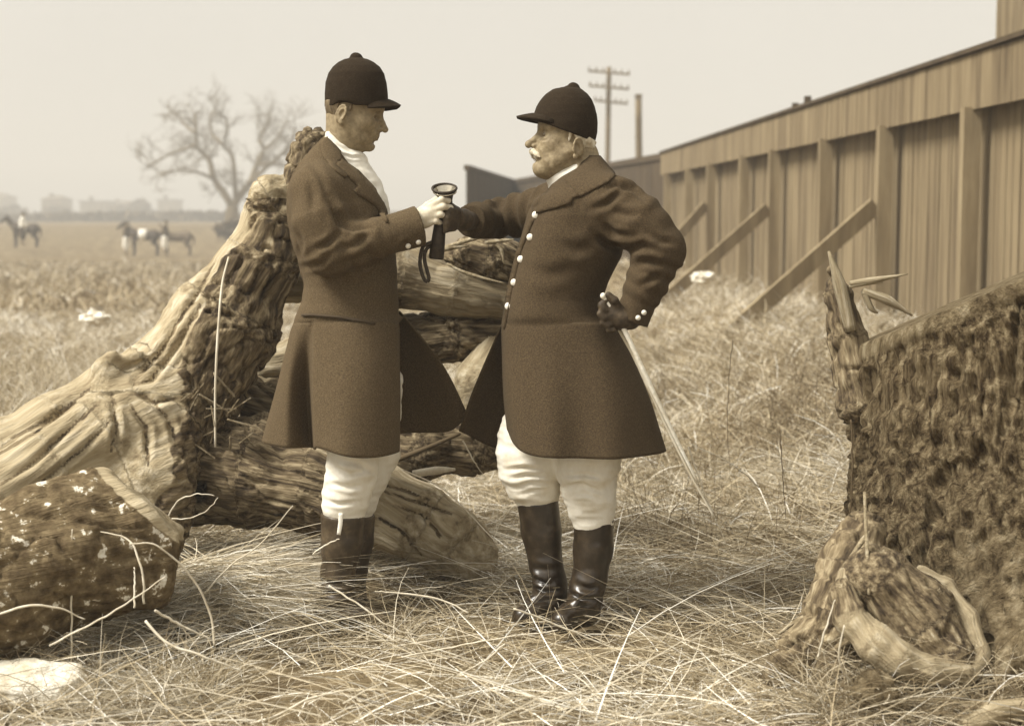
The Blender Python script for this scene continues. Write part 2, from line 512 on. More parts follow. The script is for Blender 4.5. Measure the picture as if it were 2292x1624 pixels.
def relax(V, F, it=1, lam=.5):
    e = np.vstack([F[:, [0, 1]], F[:, [1, 2]], F[:, [2, 3]], F[:, [3, 0]]])
    for _ in range(it):
        cnt = np.bincount(e[:, 0], minlength=len(V)) + np.bincount(e[:, 1], minlength=len(V))
        m = np.stack([np.bincount(e[:, 0], V[e[:, 1], i], len(V)) + np.bincount(e[:, 1], V[e[:, 0], i], len(V)) for i in range(3)], 1)
        V = V + lam * (m / np.maximum(cnt, 1)[:, None] - V)
    return V
def segd(u, v, a, b):
    ax, ay = a; bx, by = b
    dx, dy = bx - ax, by - ay
    t = np.clip(((u - ax) * dx + (v - ay) * dy) / (dx * dx + dy * dy + 1e-9), 0, 1)
    return np.hypot(u - ax - t * dx, v - ay - t * dy), t
def crease(V, F, lines, side=-1):
    """lines: (polyline of (u,v), width in photo units, depth in m); acts on the side of the surface that faces the camera"""
    N = vnormals(V, F)
    u, v = UV(V)
    face = sm(-.1, .35, N[:, 1] * side)
    for pl, wd, dp in lines:
        best = np.full(len(V), 1e9); tt = np.zeros(len(V))
        n = len(pl) - 1
        for i in range(n):
            d, t = segd(u, v, pl[i], pl[i + 1])
            m = d < best; best[m] = d[m]; tt[m] = (i + t[m]) / n
        g = np.exp(-(best / wd) ** 2) - .45 * np.exp(-((best - wd * 2) / wd) ** 2)
        V = V - N * (g * dp * 1.5 * face * np.sin(np.pi * np.clip(tt, .06, .94)))[:, None]
    return V
def seam(V, F, SV, SF, v0, v1):
    """let the lower edge of the coat body run smoothly into the skirt"""
    b = BVHTree.FromPolygons([tuple(x) for x in SV], SF)
    N = vnormals(V, F); u, v = UV(V)
    for i in np.nonzero(v > v0)[0]:
        h = b.find_nearest(Vector(V[i]), .05)
        if h[0] is not None:
            k = float(sm(v0, v1, v[i]))
            V[i] += k * (np.array(h[0]) - V[i] - N[i] * (.0005 + .012 * max(0, v[i] - v1) / 30))
    return V
def grain_attr(V, chains):
    """for each vertex the offset from the nearest limb axis and the distance along it"""
    best = np.full(len(V), 1e9); q = np.zeros_like(V); al = np.zeros(len(V))
    for pts, rs in chains:
        L0 = 0
        for i in range(len(pts) - 1):
            a, b = np.asarray(pts[i]), np.asarray(pts[i + 1]); ab = b - a; L = np.linalg.norm(ab)
            t = ((V - a) @ ab) / (L * L); tc = np.clip(t, 0, 1)
            c = a + tc[:, None] * ab
            d = np.linalg.norm(V - c, axis=1) - (rs[i] + (rs[i + 1] - rs[i]) * tc)
            m = d < best
            best[m] = d[m]; q[m] = (V - c)[m]; al[m] = (L0 + tc * L)[m]
            L0 += L
    return q, al
def bvh_of(V, F):
    return BVHTree.FromPolygons([tuple(v) for v in V], [tuple(f) for f in F.tolist()])
def drape(poly, bvh, off=.004, step=9, lift=None, wobble=0.0, back=.006):
    """a thin cloth piece whose outline is given in photo units, laid on the surface below it"""
    out = []
    n = len(poly)
    for i in range(n):
        a, b = np.array(poly[i], float), np.array(poly[(i + 1) % n], float)
        k = max(1, int(np.linalg.norm(b - a) / step))
        out += [a + (b - a) * t / k for t in range(k)]
    bnd = np.array(out); nb = len(bnd)
    lo, hi = bnd.min(0), bnd.max(0)
    inner = []
    for x in np.arange(lo[0], hi[0], step):
        for y in np.arange(lo[1], hi[1], step):
            c = False; j = nb - 1
            for i in range(nb):
                if (bnd[i][1] > y) != (bnd[j][1] > y) and x < (bnd[j][0] - bnd[i][0]) * (y - bnd[i][1]) / (bnd[j][1] - bnd[i][1]) + bnd[i][0]:
                    c = not c
                j = i
            if c and min(np.hypot(bnd[:, 0] - x, bnd[:, 1] - y)) > step * .5:
                inner.append((x, y))
    pts = [Vector(p) for p in bnd] + [Vector(p) for p in inner]
    res = delaunay_2d_cdt(pts, [(i, (i + 1) % nb) for i in range(nb)], [], 1, 1e-4)
    vv = [np.array(p[:]) for p in res[0]]; tris = [tuple(f) for f in res[2]]
    C = np.array([0, 0, CAM_H])
    hits = []
    for u, v in vv:
        d = nz(P(u, v, 5.0) - C)
        h = bvh.ray_cast(Vector(C), Vector(d))
        hits.append((h[0], h[1], d))
    good = [i for i, h in enumerate(hits) if h[0] is not None]
    W, Bk = [], []
    for i, (h, nrm, d) in enumerate(hits):
        if h is None:
            j = min(good, key=lambda g: np.hypot(*(vv[g] - vv[i])))
            y = hits[j][0].y
            p = P(vv[i][0], vv[i][1], y); nn = np.array(hits[j][1])
        else:
            p = np.array(h); nn = np.array(nrm)
        if nn @ d > 0: nn = -nn
        o = off + (lift(vv[i][0], vv[i][1]) if lift else 0)
        W.append(p + nn * o - d * .001); Bk.append(p - nn * back)
    n = len(vv)
    V = np.vstack([W, Bk])
    F = []
    ed = {}
    for t in tris:
        a, b, c = t
        nn = np.cross(V[b] - V[a], V[c] - V[a])
        if nn[1] > 0: t = (a, c, b)
        F.append(t); F.append((t[2] + n, t[1] + n, t[0] + n))
        for e in ((t[0], t[1]), (t[1], t[2]), (t[2], t[0])):
            ed[e] = ed.get(e, 0) + 1
    for (a, b) in ed:
        if (b, a) not in ed:
            F.append((b, a, a + n, b + n))
    return V, F
def loft(rows, nu, nv, th=.006, ripple=None, taper=0.0):
    """sheet through rows of points (each row the same number of points), given thickness"""
    R = [spline(r, nu) for r in rows]
    A = np.array(R)
    G = np.array([spline(A[:, i], nv) for i in range(nu)])      # nu x nv x 3
    if ripple: G = ripple(G)
    du = np.gradient(G, axis=0); dv = np.gradient(G, axis=1)
    N = np.cross(du, dv); N /= np.linalg.norm(N, axis=2)[..., None] + 1e-9
    if taper: th = (th * np.clip(np.linspace(0, 1, nv) / taper, .02, 1))[None, :, None]
    O = (G + N * th / 2).reshape(-1, 3); I_ = (G - N * th / 2).reshape(-1, 3)
    V = np.vstack([O, I_]); m = nu * nv
    F = []
    for i in range(nu - 1):
        for j in range(nv - 1):
            a, b, c, d = i * nv + j, (i + 1) * nv + j, (i + 1) * nv + j + 1, i * nv + j + 1
            F.append((a, b, c, d)); F.append((d + m, c + m, b + m, a + m))
    for i in range(nu - 1):
        a, b = i * nv, (i + 1) * nv; F.append((b, a, a + m, b + m))
        a, b = i * nv + nv - 1, (i + 1) * nv + nv - 1; F.append((a, b, b + m, a + m))
    for j in range(nv - 1):
        F.append((j, j + 1, j + 1 + m, j + m))
        a = (nu - 1) * nv + j; F.append((a + 1, a, a + m, a + 1 + m))
    return V, F
# ================================================================== THE SETTING
FX, FZ1, FZ0 = 3.9, 2.52, 2.11       # fence: lateral distance, top, lower edge of the top band
def fence_x(y): return FX - 0.031 * y
def gh(x, y):
    x = np.asarray(x, float); y = np.asarray(y, float)
    z = np.interp(y, [-20, 12, 30, 85, 130, 250, 500, 3000], [0, 0, -.25, -.9, .45, .6, .6, .6])
    bank = sm(.9, 2.6, x + .02 * y) * sm(5.6, 8.5, y) * (1 - sm(34, 50, y))
    z = z * (1 - bank) + .33 * bank
    p = np.stack([x, y, np.zeros_like(x)], -1)
    near = 1 - sm(12, 40, y)
    z = z + near * (.035 * noise(p * 1.1, 3) + .018 * noise(p * 3.3, 4))
    z = z - .075 * np.exp(-(((x + .53) / .2) ** 2 + ((y - 4.75) / .36) ** 4))
    # tussock and hollows in front of the tree
    z = z + .13 * np.exp(-(((x + 1.02) / .30) ** 2 + ((y - 4.93) / .2) ** 2))
    z = z + .03 * np.exp(-(((x + .35) / .3) ** 2 + ((y - 4.45) / .16) ** 2))
    z = z - .05 * np.exp(-(((x + 1.2) / .35) ** 2 + ((y - 4.05) / .16) ** 2))
    return z
def build_ground():
    def axis(vals):
        out = []
        for a, b, s in vals: out += list(np.arange(a, b, s))
        return np.array(out)
    xs = axis([(-1600, -200, 100), (-200, -40, 10), (-40, -6, 1.5), (-6, 6, .06), (6, 40, 1.5), (40, 200, 10), (200, 1601, 100)])
    ys = axis([(-20, 3, 1.0), (3, 12, .06), (12, 40, .5), (40, 200, 4), (200, 2600, 80)])
    X, Y = np.meshgrid(xs, ys, indexing='ij')
    Z = gh(X, Y)
    V = np.stack([X, Y, Z], -1).reshape(-1, 3)
    n = len(ys)
    i, j = np.meshgrid(np.arange(len(xs) - 1), np.arange(n - 1), indexing='ij')
    a = (i * n + j).ravel()
    F = np.stack([a, a + n, a + n + 1, a + 1], 1)
    tag(obj('ground', V, F, MAT['soil']), 'rough field of dry winter grass', None, None, 'structure')
build_ground()

# ---- board fence with posts and braces (one fence, its posts and braces are parts)
def build_fence():
    y0, y1 = 5.0, 29.6
    f = thing('board_fence', (fence_x(16), 16, 0), 'tall weathered board fence with a top band, posts and slanting braces', 'fence')
    parts = []
    y = y0; k = 0
    fd = nz((-0.031, 1, 0)); fn = np.array([fd[1], -fd[0], 0])      # away from the camera side
    while y < y1:
        wv = .12 + .05 * random.random()
        yb = min(y + wv, y1)
        o = .012 * random.random() + .006
        c = np.array([fence_x((y + yb) / 2), (y + yb) / 2, (FZ1 - .9) / 2]) + fn * (.03 + o)
        R = np.array([fn, fd, (0, 0, 1)]).T
        parts.append(box(c, (.022, (yb - y) - .006 - (.012 if random.random() < .3 else .004), FZ1 + .9 - .004), R)); y = yb; k += 1
    obj('boards', *join(parts), MAT['board'], f, smooth=False)
    R = np.array([fn, fd, (0, 0, 1)]).T
    # overhanging band of short boards, facing the field
    parts = []; y = y0
    while y < y1:
        wv = .19 + .05 * random.random(); yb = min(y + wv, y1)
        yc = (y + yb) / 2
        c = np.array([fence_x(yc), yc, (FZ1 + FZ0) / 2 + .004 * random.random()]) - fn * (.11 + .004 * random.random())
        parts.append(box(c, (.024, yb - y - .005, FZ1 - FZ0), R)); y = yb
    obj('top_band', *join(parts), MAT['board'], f, smooth=False)
    yc = (y0 + y1) / 2
    obj('cap_rail', *box(np.array([fence_x(yc), yc, FZ1 + .03]) - fn * .045, (.22, y1 - y0, .035), R), MAT['board_dark'], f, smooth=False)
    us = [2195, 2000, 1865, 1750, 1680, 1605, 1555, 1505]
    ys = [FX / ((u - 1146) / FOC + .031) for u in us]
    ys = [ys[0] - 2.5, ys[0] - 4.9] + ys
    for i, yy in enumerate(ys):
        c = np.array([fence_x(yy), yy, (FZ0 - .5) / 2]) - fn * .115
        lean = random.uniform(-.01, .01)
        a = c.copy(); a[2] = -.5; b = c.copy(); b[2] = FZ0 + .02; b[1] += lean * 2
        obj('post', *beam(a, b, .13, .115, (0, 1, 0)), MAT['post'], f, smooth=False)
    for u, (uf, vf), top in ((2000, (1640, 742), 1.42), (1750, (1492, 668), 1.42), (1605, (1440, 618), 1.5)):
        yy = FX / ((u - 1146) / FOC + .031)
        a = np.array([fence_x(yy), yy - .02, top]) - fn * .19
        b = P(uf, vf, yy - .4)
        b = b + nz(b - a) * .25
        obj('brace', *beam(a, b, .05, .15), MAT['post'], f, smooth=False)
    for u, hgt in ((1773, .1), (1800, .13)):
        yy = FX / ((u - 1146) / FOC + .031)
        obj('finial', *box((fence_x(yy), yy, FZ1 + .03 + hgt / 2), (.07, .07, hgt)), MAT['board_dark'], f, smooth=False)
build_fence()

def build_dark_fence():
    f = thing('boundary_wall', (1.5, 38, -.5), 'dark board wall closing the end of the long fence', 'wall')
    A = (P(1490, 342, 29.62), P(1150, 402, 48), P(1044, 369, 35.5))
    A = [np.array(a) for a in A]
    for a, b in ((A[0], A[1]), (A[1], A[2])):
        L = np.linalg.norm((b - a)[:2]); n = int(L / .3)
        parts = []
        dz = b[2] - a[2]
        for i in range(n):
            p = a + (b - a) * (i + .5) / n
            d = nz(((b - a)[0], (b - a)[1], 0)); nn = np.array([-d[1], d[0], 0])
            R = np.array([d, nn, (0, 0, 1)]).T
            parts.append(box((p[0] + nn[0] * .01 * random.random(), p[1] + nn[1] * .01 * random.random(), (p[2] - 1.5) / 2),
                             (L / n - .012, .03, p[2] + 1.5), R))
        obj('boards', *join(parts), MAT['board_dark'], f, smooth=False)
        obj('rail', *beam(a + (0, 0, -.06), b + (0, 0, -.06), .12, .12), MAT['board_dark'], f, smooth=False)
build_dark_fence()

# dark building corner that rises behind the fence at the right
def build_shed():
    p = P(2236, 60, 17.0)
    f = thing('tall_building', (p[0] + 1.6, 15.6, 0), 'tall dark plank building rising behind the right end of the fence', 'building')
    parts = []
    x = p[0]
    while x < p[0] + 3.2:
        parts.append(box((x + .1, 14.5 + .006 * random.random(), 3.2), (.19, .05, 7.4))); x += .2
    y = 14.5 + .1
    while y < 17:
        parts.append(box((p[0] + .0, y + .12, 3.2), (.05, .21, 7.4))); y += .22
    obj('wall', *join(parts), MAT['board'], f, smooth=False)
    obj('roof', *box((p[0] + 1.6, 15.7, 7.0), (3.8, 3.0, .2)), MAT['far_roof'], f, smooth=False)
build_shed()

# ---- telegraph pole and bare pole beyond the wall
def build_poles():
    b = P(1357, 470, 62); t = P(1363, 150, 62)
    b[2] = -1
    f = thing('telegraph_pole', b, 'telegraph pole with three crossarms behind the older man', 'pole')
    obj('pole', *tube([b, (b + t) / 2, t], [.13, .10], 10, 8), MAT['pole'], f)
    for v, u0, u1 in ((163, 1316, 1410), (196, 1318, 1408), (229, 1330, 1405)):
        a = P(u0, v - 4, 61.8); c = P(u1, v + 4, 61.8)
        arm = obj('crossarm', *beam(a, c, .08, .085), MAT['pole'], f, smooth=False)
        for k in (.03, .2, .36, .64, .8, .97):
            q = a + (c - a) * k
            obj('insulator', *lathe(q + (0, 0, .05), q + (0, 0, .17), [(0, .02), (.4, .04), (.8, .035), (1, .01)], 8), MAT['pole'], arm)
    b = P(1434, 470, 46); t = P(1429, 222, 46); b[2] = -1
    f = thing('bare_pole', b, 'short bare pole without crossarms, right of the telegraph pole', 'pole')
    obj('pole', *tube([b, (b + t) / 2, t], [.12, .1], 10, 8), MAT['pole'], f)
    ct = P(1429, 216, 46)
    obj('pole_cap', *box(ct, (.2, .2, .12)), MAT['pole'], f, smooth=False)
build_poles()

# ---- far tree: bare branching crown
def build_tree():
    base = P(519, 515, 128); base[2] = float(gh(base[0], 128)) - .3
    f = thing('bare_tree', base, 'bare spreading tree in the misty field behind the fallen tree', 'tree')
    Y = 128
    q = lambda u, v, d=0.: P(u, v, Y + d)
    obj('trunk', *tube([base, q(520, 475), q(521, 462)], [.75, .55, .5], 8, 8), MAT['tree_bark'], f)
    rr = random.Random(5)
    limbs = [[(521, 465), (500, 430), (478, 400), (470, 360), (455, 345), (440, 325), (440, 290), (436, 255)],
             [(521, 465), (535, 440), (560, 410), (575, 370), (590, 335), (580, 310), (600, 280), (605, 255)],
             [(528, 445), (525, 400), (520, 350), (500, 325), (510, 290), (505, 262)],
             [(560, 410), (590, 380), (625, 350), (650, 320), (662, 290)],
             [(440, 325), (410, 335), (380, 345), (350, 362), (330, 372)],
             [(440, 300), (415, 280), (400, 262), (385, 250)],
             [(478, 400), (440, 385), (400, 380), (365, 392)],
             [(575, 370), (610, 365), (640, 372), (668, 365)],
             [(500, 325), (475, 300), (470, 270), (480, 245)], [(590, 335), (620, 310), (640, 275)]]
    br = []; tips = []
    for li, l in enumerate(limbs):
        dd = rr.uniform(-1, 1)
        pts = [q(u, v, dd * 3.5 * i / len(l)) for i, (u, v) in enumerate(l)]
        r0 = .36 if li < 2 else (.25 if li < 4 else .16)
        br.append(tube(pts, [r0, r0 * .6, .1], 14, 6))
        for i in range(1, len(pts)): tips.append((pts[i], pts[i] - pts[i - 1], max(.07, r0 * (1 - i / len(pts)) * .6)))
    twigs = []
    def grow(p, d, r, L, lev):
        d = nz(d)
        e = [p]
        cur = p; dd = d.copy()
        for _ in range(3):
            dd = nz(dd + np.array([rr.gauss(0, .32), rr.gauss(0, .35), rr.gauss(.06, .22)]))
            cur = cur + dd * L / 3; e.append(cur)
        (twigs if lev > 0 else br).append(tube(e, [r, r * .5], 4, 3))
        if lev < 3:
            for _ in range(3 if lev < 2 else 2):
                k = rr.randint(1, 3)
                grow(e[k], dd + np.array([rr.gauss(0, .7), rr.gauss(0, .7), rr.gauss(.1, .5)]), r * .62, L * .72, lev + 1)
    for p, d, r in tips:
        for _ in range(3):
            grow(p, d + np.array([rr.gauss(0, 3.2), rr.gauss(0, 3.2), rr.gauss(.1, 1.4)]), min(r, .05), rr.uniform(.9, 1.7), 0)
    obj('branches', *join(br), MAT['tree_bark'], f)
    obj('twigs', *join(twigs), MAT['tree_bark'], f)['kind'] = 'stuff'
build_tree()

# ---- far skyline
def build_far():
    gz = .55
    defs = [  # u0, u1, v top, label, storeys
        (92, 136, 441, 'squat pale misty building at the left end of the skyline'),
        (178, 234, 447, 'long flat roofed misty building left of centre on the skyline'),
        (238, 292, 452, 'low wide misty building between its taller neighbours'),
        (352, 391, 444, 'square misty building nearest the bare tree'),
        (-40, 12, 436, 'misty building cut by the left edge of the picture')]
    for i, (u0, u1, v, lab) in enumerate(defs):
        Y = 380 + 14 * i
        a, b = P(u0, v, Y), P(u1, v, Y)
        w_ = b[0] - a[0]; h_ = a[2] - gz
        f = thing('distant_building', ((a[0] + b[0]) / 2, Y, gz), lab, 'building', 'misty buildings on the skyline')
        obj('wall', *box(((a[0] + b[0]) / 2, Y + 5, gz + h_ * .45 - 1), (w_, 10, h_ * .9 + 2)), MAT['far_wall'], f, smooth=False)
        R = MAT['far_roof']
        if i % 2 == 0:
            c = (a[0] + b[0]) / 2
            V = [(a[0] - .4, Y - .5, gz + h_ * .9), (b[0] + .4, Y - .5, gz + h_ * .9), (b[0] + .4, Y + 10.5, gz + h_ * .9), (a[0] - .4, Y + 10.5, gz + h_ * .9),
                 (a[0] + w_ * .2, Y + 5, gz + h_ * 1.08), (b[0] - w_ * .2, Y + 5, gz + h_ * 1.08)]
            rf = obj('roof', np.array(V), [(3, 2, 1, 0), (0, 1, 5, 4), (2, 3, 4, 5), (1, 2, 5), (3, 0, 4)], R, f, smooth=False)
        else:
            rf = obj('roof', *box(((a[0] + b[0]) / 2, Y + 5, gz + h_ * .93), (w_ + .8, 10.8, h_ * .06)), R, f, smooth=False)
        obj('chimney', *box((a[0] + w_ * .3, Y + 4, gz + h_ * 1.05), (.9, .9, h_ * .25)), R, rf, smooth=False)
        nw = max(2, int(w_ / 1.6))
        for k in range(nw):
            for r in range(2):
                obj('window', *box((a[0] + w_ * (k + .5) / nw, Y - .03, gz + h_ * (.3 + .32 * r)), (.6, .12, h_ * .15)), MAT['far_roof'], f, smooth=False)
    rr = random.Random(3)
    def far_tree(u, vtop, Y, wd, lab, grp):
        top = P(u, vtop, Y); z0 = .4
        h_ = top[2] - z0; rx = wd / FOC * Y / 2
        f = thing('distant_tree', (top[0], Y, z0), lab, 'tree', grp)
        obj('trunk', *tube([(top[0], Y, z0 - 1), (top[0], Y, z0 + h_ * .5)], [.3, .2], 4, 6), MAT['far_leaf'], f)
        N = 700
        d = RNG.normal(size=(N, 3)); d /= np.linalg.norm(d, axis=1)[:, None]
        rad = RNG.uniform(.3, 1, N) ** .5
        c = d * rad[:, None] * (1 + .3 * noise(d * 2.2 + u, 5))[:, None]
        c = c * np.array([rx, rx, h_ * .42]) + np.array([top[0], Y, z0 + h_ * .58])
        s = rx * .11
        e1 = RNG.normal(size=(N, 3)) * s; e2 = RNG.normal(size=(N, 3)) * s
        V = np.stack([c - e1 - e2, c + e1 - e2, c + e1 + e2, c - e1 + e2], 1).reshape(-1, 3)
        obj('crown', V, np.arange(4 * N).reshape(-1, 4), MAT['far_leaf'], f, smooth=False)
    for i, (u, v, wd) in enumerate([(20, 468, 70), (125, 466, 60), (312, 446, 46), (272, 464, 50), (420, 478, 60), (350, 474, 50)]):
        far_tree(u, v, 330 + 6 * i, wd, ['low misty tree at the left edge', 'low misty tree below the squat building', 'taller misty tree between the skyline buildings',
                 'round misty tree in front of the low wide building', 'low misty bush left of the bare tree', 'small misty tree below the square building'][i], 'misty trees on the skyline')
    # hedge line of the far field edge
    parts = []
    N = 9000
    x = RNG.uniform(-150, 20, N); y = 235 + RNG.uniform(-2, 2, N); t = RNG.uniform(0, 1, N) ** .7
    hh = 1.3 + .45 * fbm(np.stack([x * .08, x * 0, x * 0], 1), 3, 2)
    c = np.stack([x, y, .4 + t * hh], 1)
    e1 = RNG.normal(size=(N, 3)) * .3; e2 = RNG.normal(size=(N, 3)) * .25
    V = np.stack([c - e1 - e2, c + e1 - e2, c + e1 + e2, c - e1 + e2], 1).reshape(-1, 3)
    tag(obj('far_hedge', V, np.arange(4 * N).reshape(-1, 4), MAT['far_leaf'], None, smooth=False), 'low hazy hedge along the far edge of the field', 'hedge')
    # dark bush beside the bare tree
    N = 2500
    d = RNG.normal(size=(N, 3)); d /= np.linalg.norm(d, axis=1)[:, None]
    cc = P(545, 513, 105)
    c = d * (RNG.uniform(.2, 1, N) ** .5)[:, None] * np.array([1.9, 1.4, .42]) + cc
    e1 = RNG.normal(size=(N, 3)) * .13; e2 = RNG.normal(size=(N, 3)) * .13
    V = np.stack([c - e1 - e2, c + e1 - e2, c + e1 + e2, c - e1 + e2], 1).reshape(-1, 3)
    tag(obj('dark_bush', V, np.arange(4 * N).reshape(-1, 4), MAT['bare_tree'], None, smooth=False), 'small dark bush at the foot of the bare tree', 'bush')
build_far()

# ---- horses and grooms far out in the field
def horse(u, v, Y, face, m, label, headlow=False, saddle=True, k_=1.0):
    b = P(u, v, Y)
    f = thing('horse', b, label, 'horse', 'horses standing in the far field')
    g = Grid(b + (-1.6, -.5, -.05), b + (1.6, .5, 2.3), .035)
    q = lambda x, y, z: b + np.array([x * face * k_, y, z * k_])
    g.chain([q(-.62, 0, 1.15), q(-.2, 0, 1.1), q(.45, 0, 1.15)], [.27, .27, .28], .05)
    g.chain([q(.5, 0, 1.22), q(.85, 0, 1.5 if not headlow else 1.3), q(1.02, 0, 1.75 if not headlow else 1.2)], [.22, .15, .11], .08, .04)
    hd = [q(1.0, 0, 1.78), q(1.18, 0, 1.66), q(1.42, 0, 1.48)] if not headlow else [q(1.0, 0, 1.25), q(1.12, 0, 1.05), q(1.25, 0, .8)]
    g.chain(hd, [.12, .1, .065], .04)
    for s in (-1, 1):
        g.cap(hd[0] + (0, s * .05, .08), hd[0] + (0, s * .07, .2), .03, .012, .02)
        g.chain([q(.5, s * .14, 1.0), q(.52, s * .15, .62), q(.5, s * .15, .3), q(.54, s * .15, .03)], [.13, .065, .045, .055], .05, .02)
        g.chain([q(-.68, s * .14, 1.05), q(-.55, s * .16, .75), q(-.78, s * .16, .5), q(-.74, s * .16, .05)], [.19, .11, .055, .055], .05, .02)
    V, F = g.mesh()
    obj('body', V, F, m, f)
    obj('tail', *tube([q(-.88, 0, 1.25), q(-1.0, 0, 1.0), q(-1.0, 0, .6)], [.05, .07, .02], 8, 6), m, f)
    obj('mane', *tube([q(.55, 0, 1.42), q(.8, 0, 1.66), q(.98, 0, 1.88)], [.04, .05, .03], 8, 6), m, f)
    if saddle:
        obj('saddle_cloth', *lathe(q(-.22, 0, 1.13), q(.22, 0, 1.15), [(0, .28), (.02, .295), (.98, .3), (1, .28)], 20), MAT['linen'], f)
def groom(u, v, Y, label, face=1, shirt='far_dark', legs='linen', bend=0.0):
    b = P(u, v, Y)
    f = thing('person', b, label, 'person', 'grooms beside the horses')
    q = lambda x, y, z: b + np.array([x * face, y, z])
    g = Grid(b + (-.7, -.4, -.05), b + (.7, .4, 1.9), .025)
    g.chain([q(0, 0, .9), q(.02 + bend, 0, 1.2), q(.03 + bend * 1.6, 0, 1.42)], [.13, .15, .13], .04)
    g.cap(q(.03 + bend * 1.6, 0, 1.45), q(.06 + bend * 1.8, 0, 1.62), .06, .06, .02)
    g.ell(q(.08 + bend * 1.9, 0, 1.66), (.1, .08, .12), None, .02)
    for s in (-1, 1):
        g.chain([q(0, s * .09, .9), q(.04 * s, s * .1, .5), q(-.02, s * .1, .1), q(.1, s * .1, .04)], [.1, .075, .05, .045], .03, .01)
        g.chain([q(.02 + bend * 1.5, s * .19, 1.4), q(.08 + bend, s * .22, 1.12), q(.3 + bend, s * .14, 1.1)], [.065, .05, .04], .03, .01)
        g.ell(q(.36 + bend, s * .13, 1.1), (.06, .03, .04), None, .01)
    V, F = g.mesh()
    obj('body', V, F, MAT['skin'], f)
    g2 = Grid(b + (-.7, -.45, .75), b + (.7, .45, 1.6), .03)
    g2.chain([q(0, 0, .86), q(.02 + bend, 0, 1.2), q(.03 + bend * 1.6, 0, 1.42)], [.17, .18, .15], .04)
    for s in (-1, 1): g2.chain([q(.02 + bend * 1.5, s * .19, 1.4), q(.08 + bend, s * .22, 1.12), q(.29 + bend, s * .14, 1.1)], [.085, .07, .055], .03, .01)
    obj('jacket', *g2.mesh(), MAT[shirt], f)
    g3 = Grid(b + (-.4, -.4, .25), b + (.4, .4, 1.0), .025)
    for s in (-1, 1): g3.chain([q(0, s * .09, .9), q(.04 * s, s * .1, .5), q(0, s * .1, .33)], [.15, .12, .08], .03)
    obj('breeches', *g3.mesh(), MAT[legs], f)
    obj('cap', *blob(q(.08 + bend * 1.9, 0, 1.76), (.12, .1, .07), 2, .02), MAT['far_dark'], f)
horse(322, 572, 84, -1, MAT['horse'], 'dark horse facing left with a pale cloth on its back')
horse(395, 574, 86, -1, MAT['horse_light'], 'brown horse with lowered head behind the dark horse', True, False)
horse(55, 553, 88, -1, MAT['horse'], 'dark horse standing apart at the far left', False, False, .95)
groom(283, 572, 82, 'person in white breeches in front of the dark horse')
groom(370, 570, 81, 'person in white breeches between the two horses', 1)
groom(51, 548, 85, 'person in a white shirt beside the lone horse at far left', 1, 'linen', 'far_dark')

# ---- haze: the misty air of the far field
hz = box((0, 520, 20.0), (1500, 1140, 0))
def build_haze():
    V, F = box((-20, 510, 17), (900, 1060, 38))
    m = bpy.data.materials.new('haze'); m.use_nodes = True
    n = m.node_tree.nodes; n.remove(n['Principled BSDF'])
    pv = n.new('ShaderNodeVolumePrincipled')
    pv.inputs['Color'].default_value = (1, .97, .91, 1)
    pv.inputs['Density'].default_value = .0031
    pv.inputs['Anisotropy'].default_value = 0
    m.node_tree.links.new(pv.outputs[0], n['Material Output'].inputs['Volume'])
    tag(obj('haze', V, F, m, None, smooth=False, loc=(-20, 510, 0)), 'pale mist over the far field', None, None, 'stuff')
build_haze()
# ================================================================== FALLEN TREES
def wood_finish(V, F, chains, bark, amp=.010, groove=.008, rough=.012, freq=26, seed=0):
    """grooves along the grain where the wood is bare, lumpy plates where bark clings"""
    N = vnormals(V, F)
    q, al = grain_attr(V, chains)
    wob = noise(V * 2.3, seed + 9)
    gv = q * freq + (al[:, None] * np.array([1.6, 1.1, 1.9])) + wob[:, None] * .8
    g1 = fbm(gv, 3, seed); ridg = 1 - np.abs(g1) * 1.6
    bk = fbm(V * np.array([24, 24, 24]) + seed, 3, seed + 3)
    gb = q * 24 + (al[:, None] * np.array([9., 7.5, 8.2])) + wob[:, None]
    pl = np.abs(noise(gb, seed + 5))
    bk = .55 * bk + .8 * (np.abs(fbm(gb * .8, 2, seed + 6)) - .3)
    b = bark(V, N)
    b = np.clip(b, 0, 1)
    big = fbm(V * 5.0, 2, seed + 8) * amp
    d = (1 - b) * (ridg * groove + .25 * groove * noise(gv * 2.3, seed + 1)) + b * (.012 + bk * rough - sm(.16, .0, pl) * rough * 1.4) + big
    V = V + N * d[:, None]
    return V, gv, b
def wood_obj(name, G, chains, bark, m, parent, cracks=(), **k):
    V, F = G.mesh()
    V, gv, b = wood_finish(V, F, chains, bark, **k)
    if cracks:
        V = crease(V, F, [(c, 7, .012) for c in cracks])
        u, v = UV(V)
        for c in cracks:
            for p1, p2 in zip(c, c[1:]):
                d_, t_ = segd(u + 5 * noise(V * 30, 3), v, p1, p2)
                b = np.maximum(b, sm(6.5, 2.5, d_) * .7)  # cracks coloured dark through the bark mask
    o = obj(name, V, F, m, parent)
    attr(o, 'grain', gv, True); attr(o, 'bark', b)
    return o

def q5(u, v, y=5.6): return P(u, v, y)

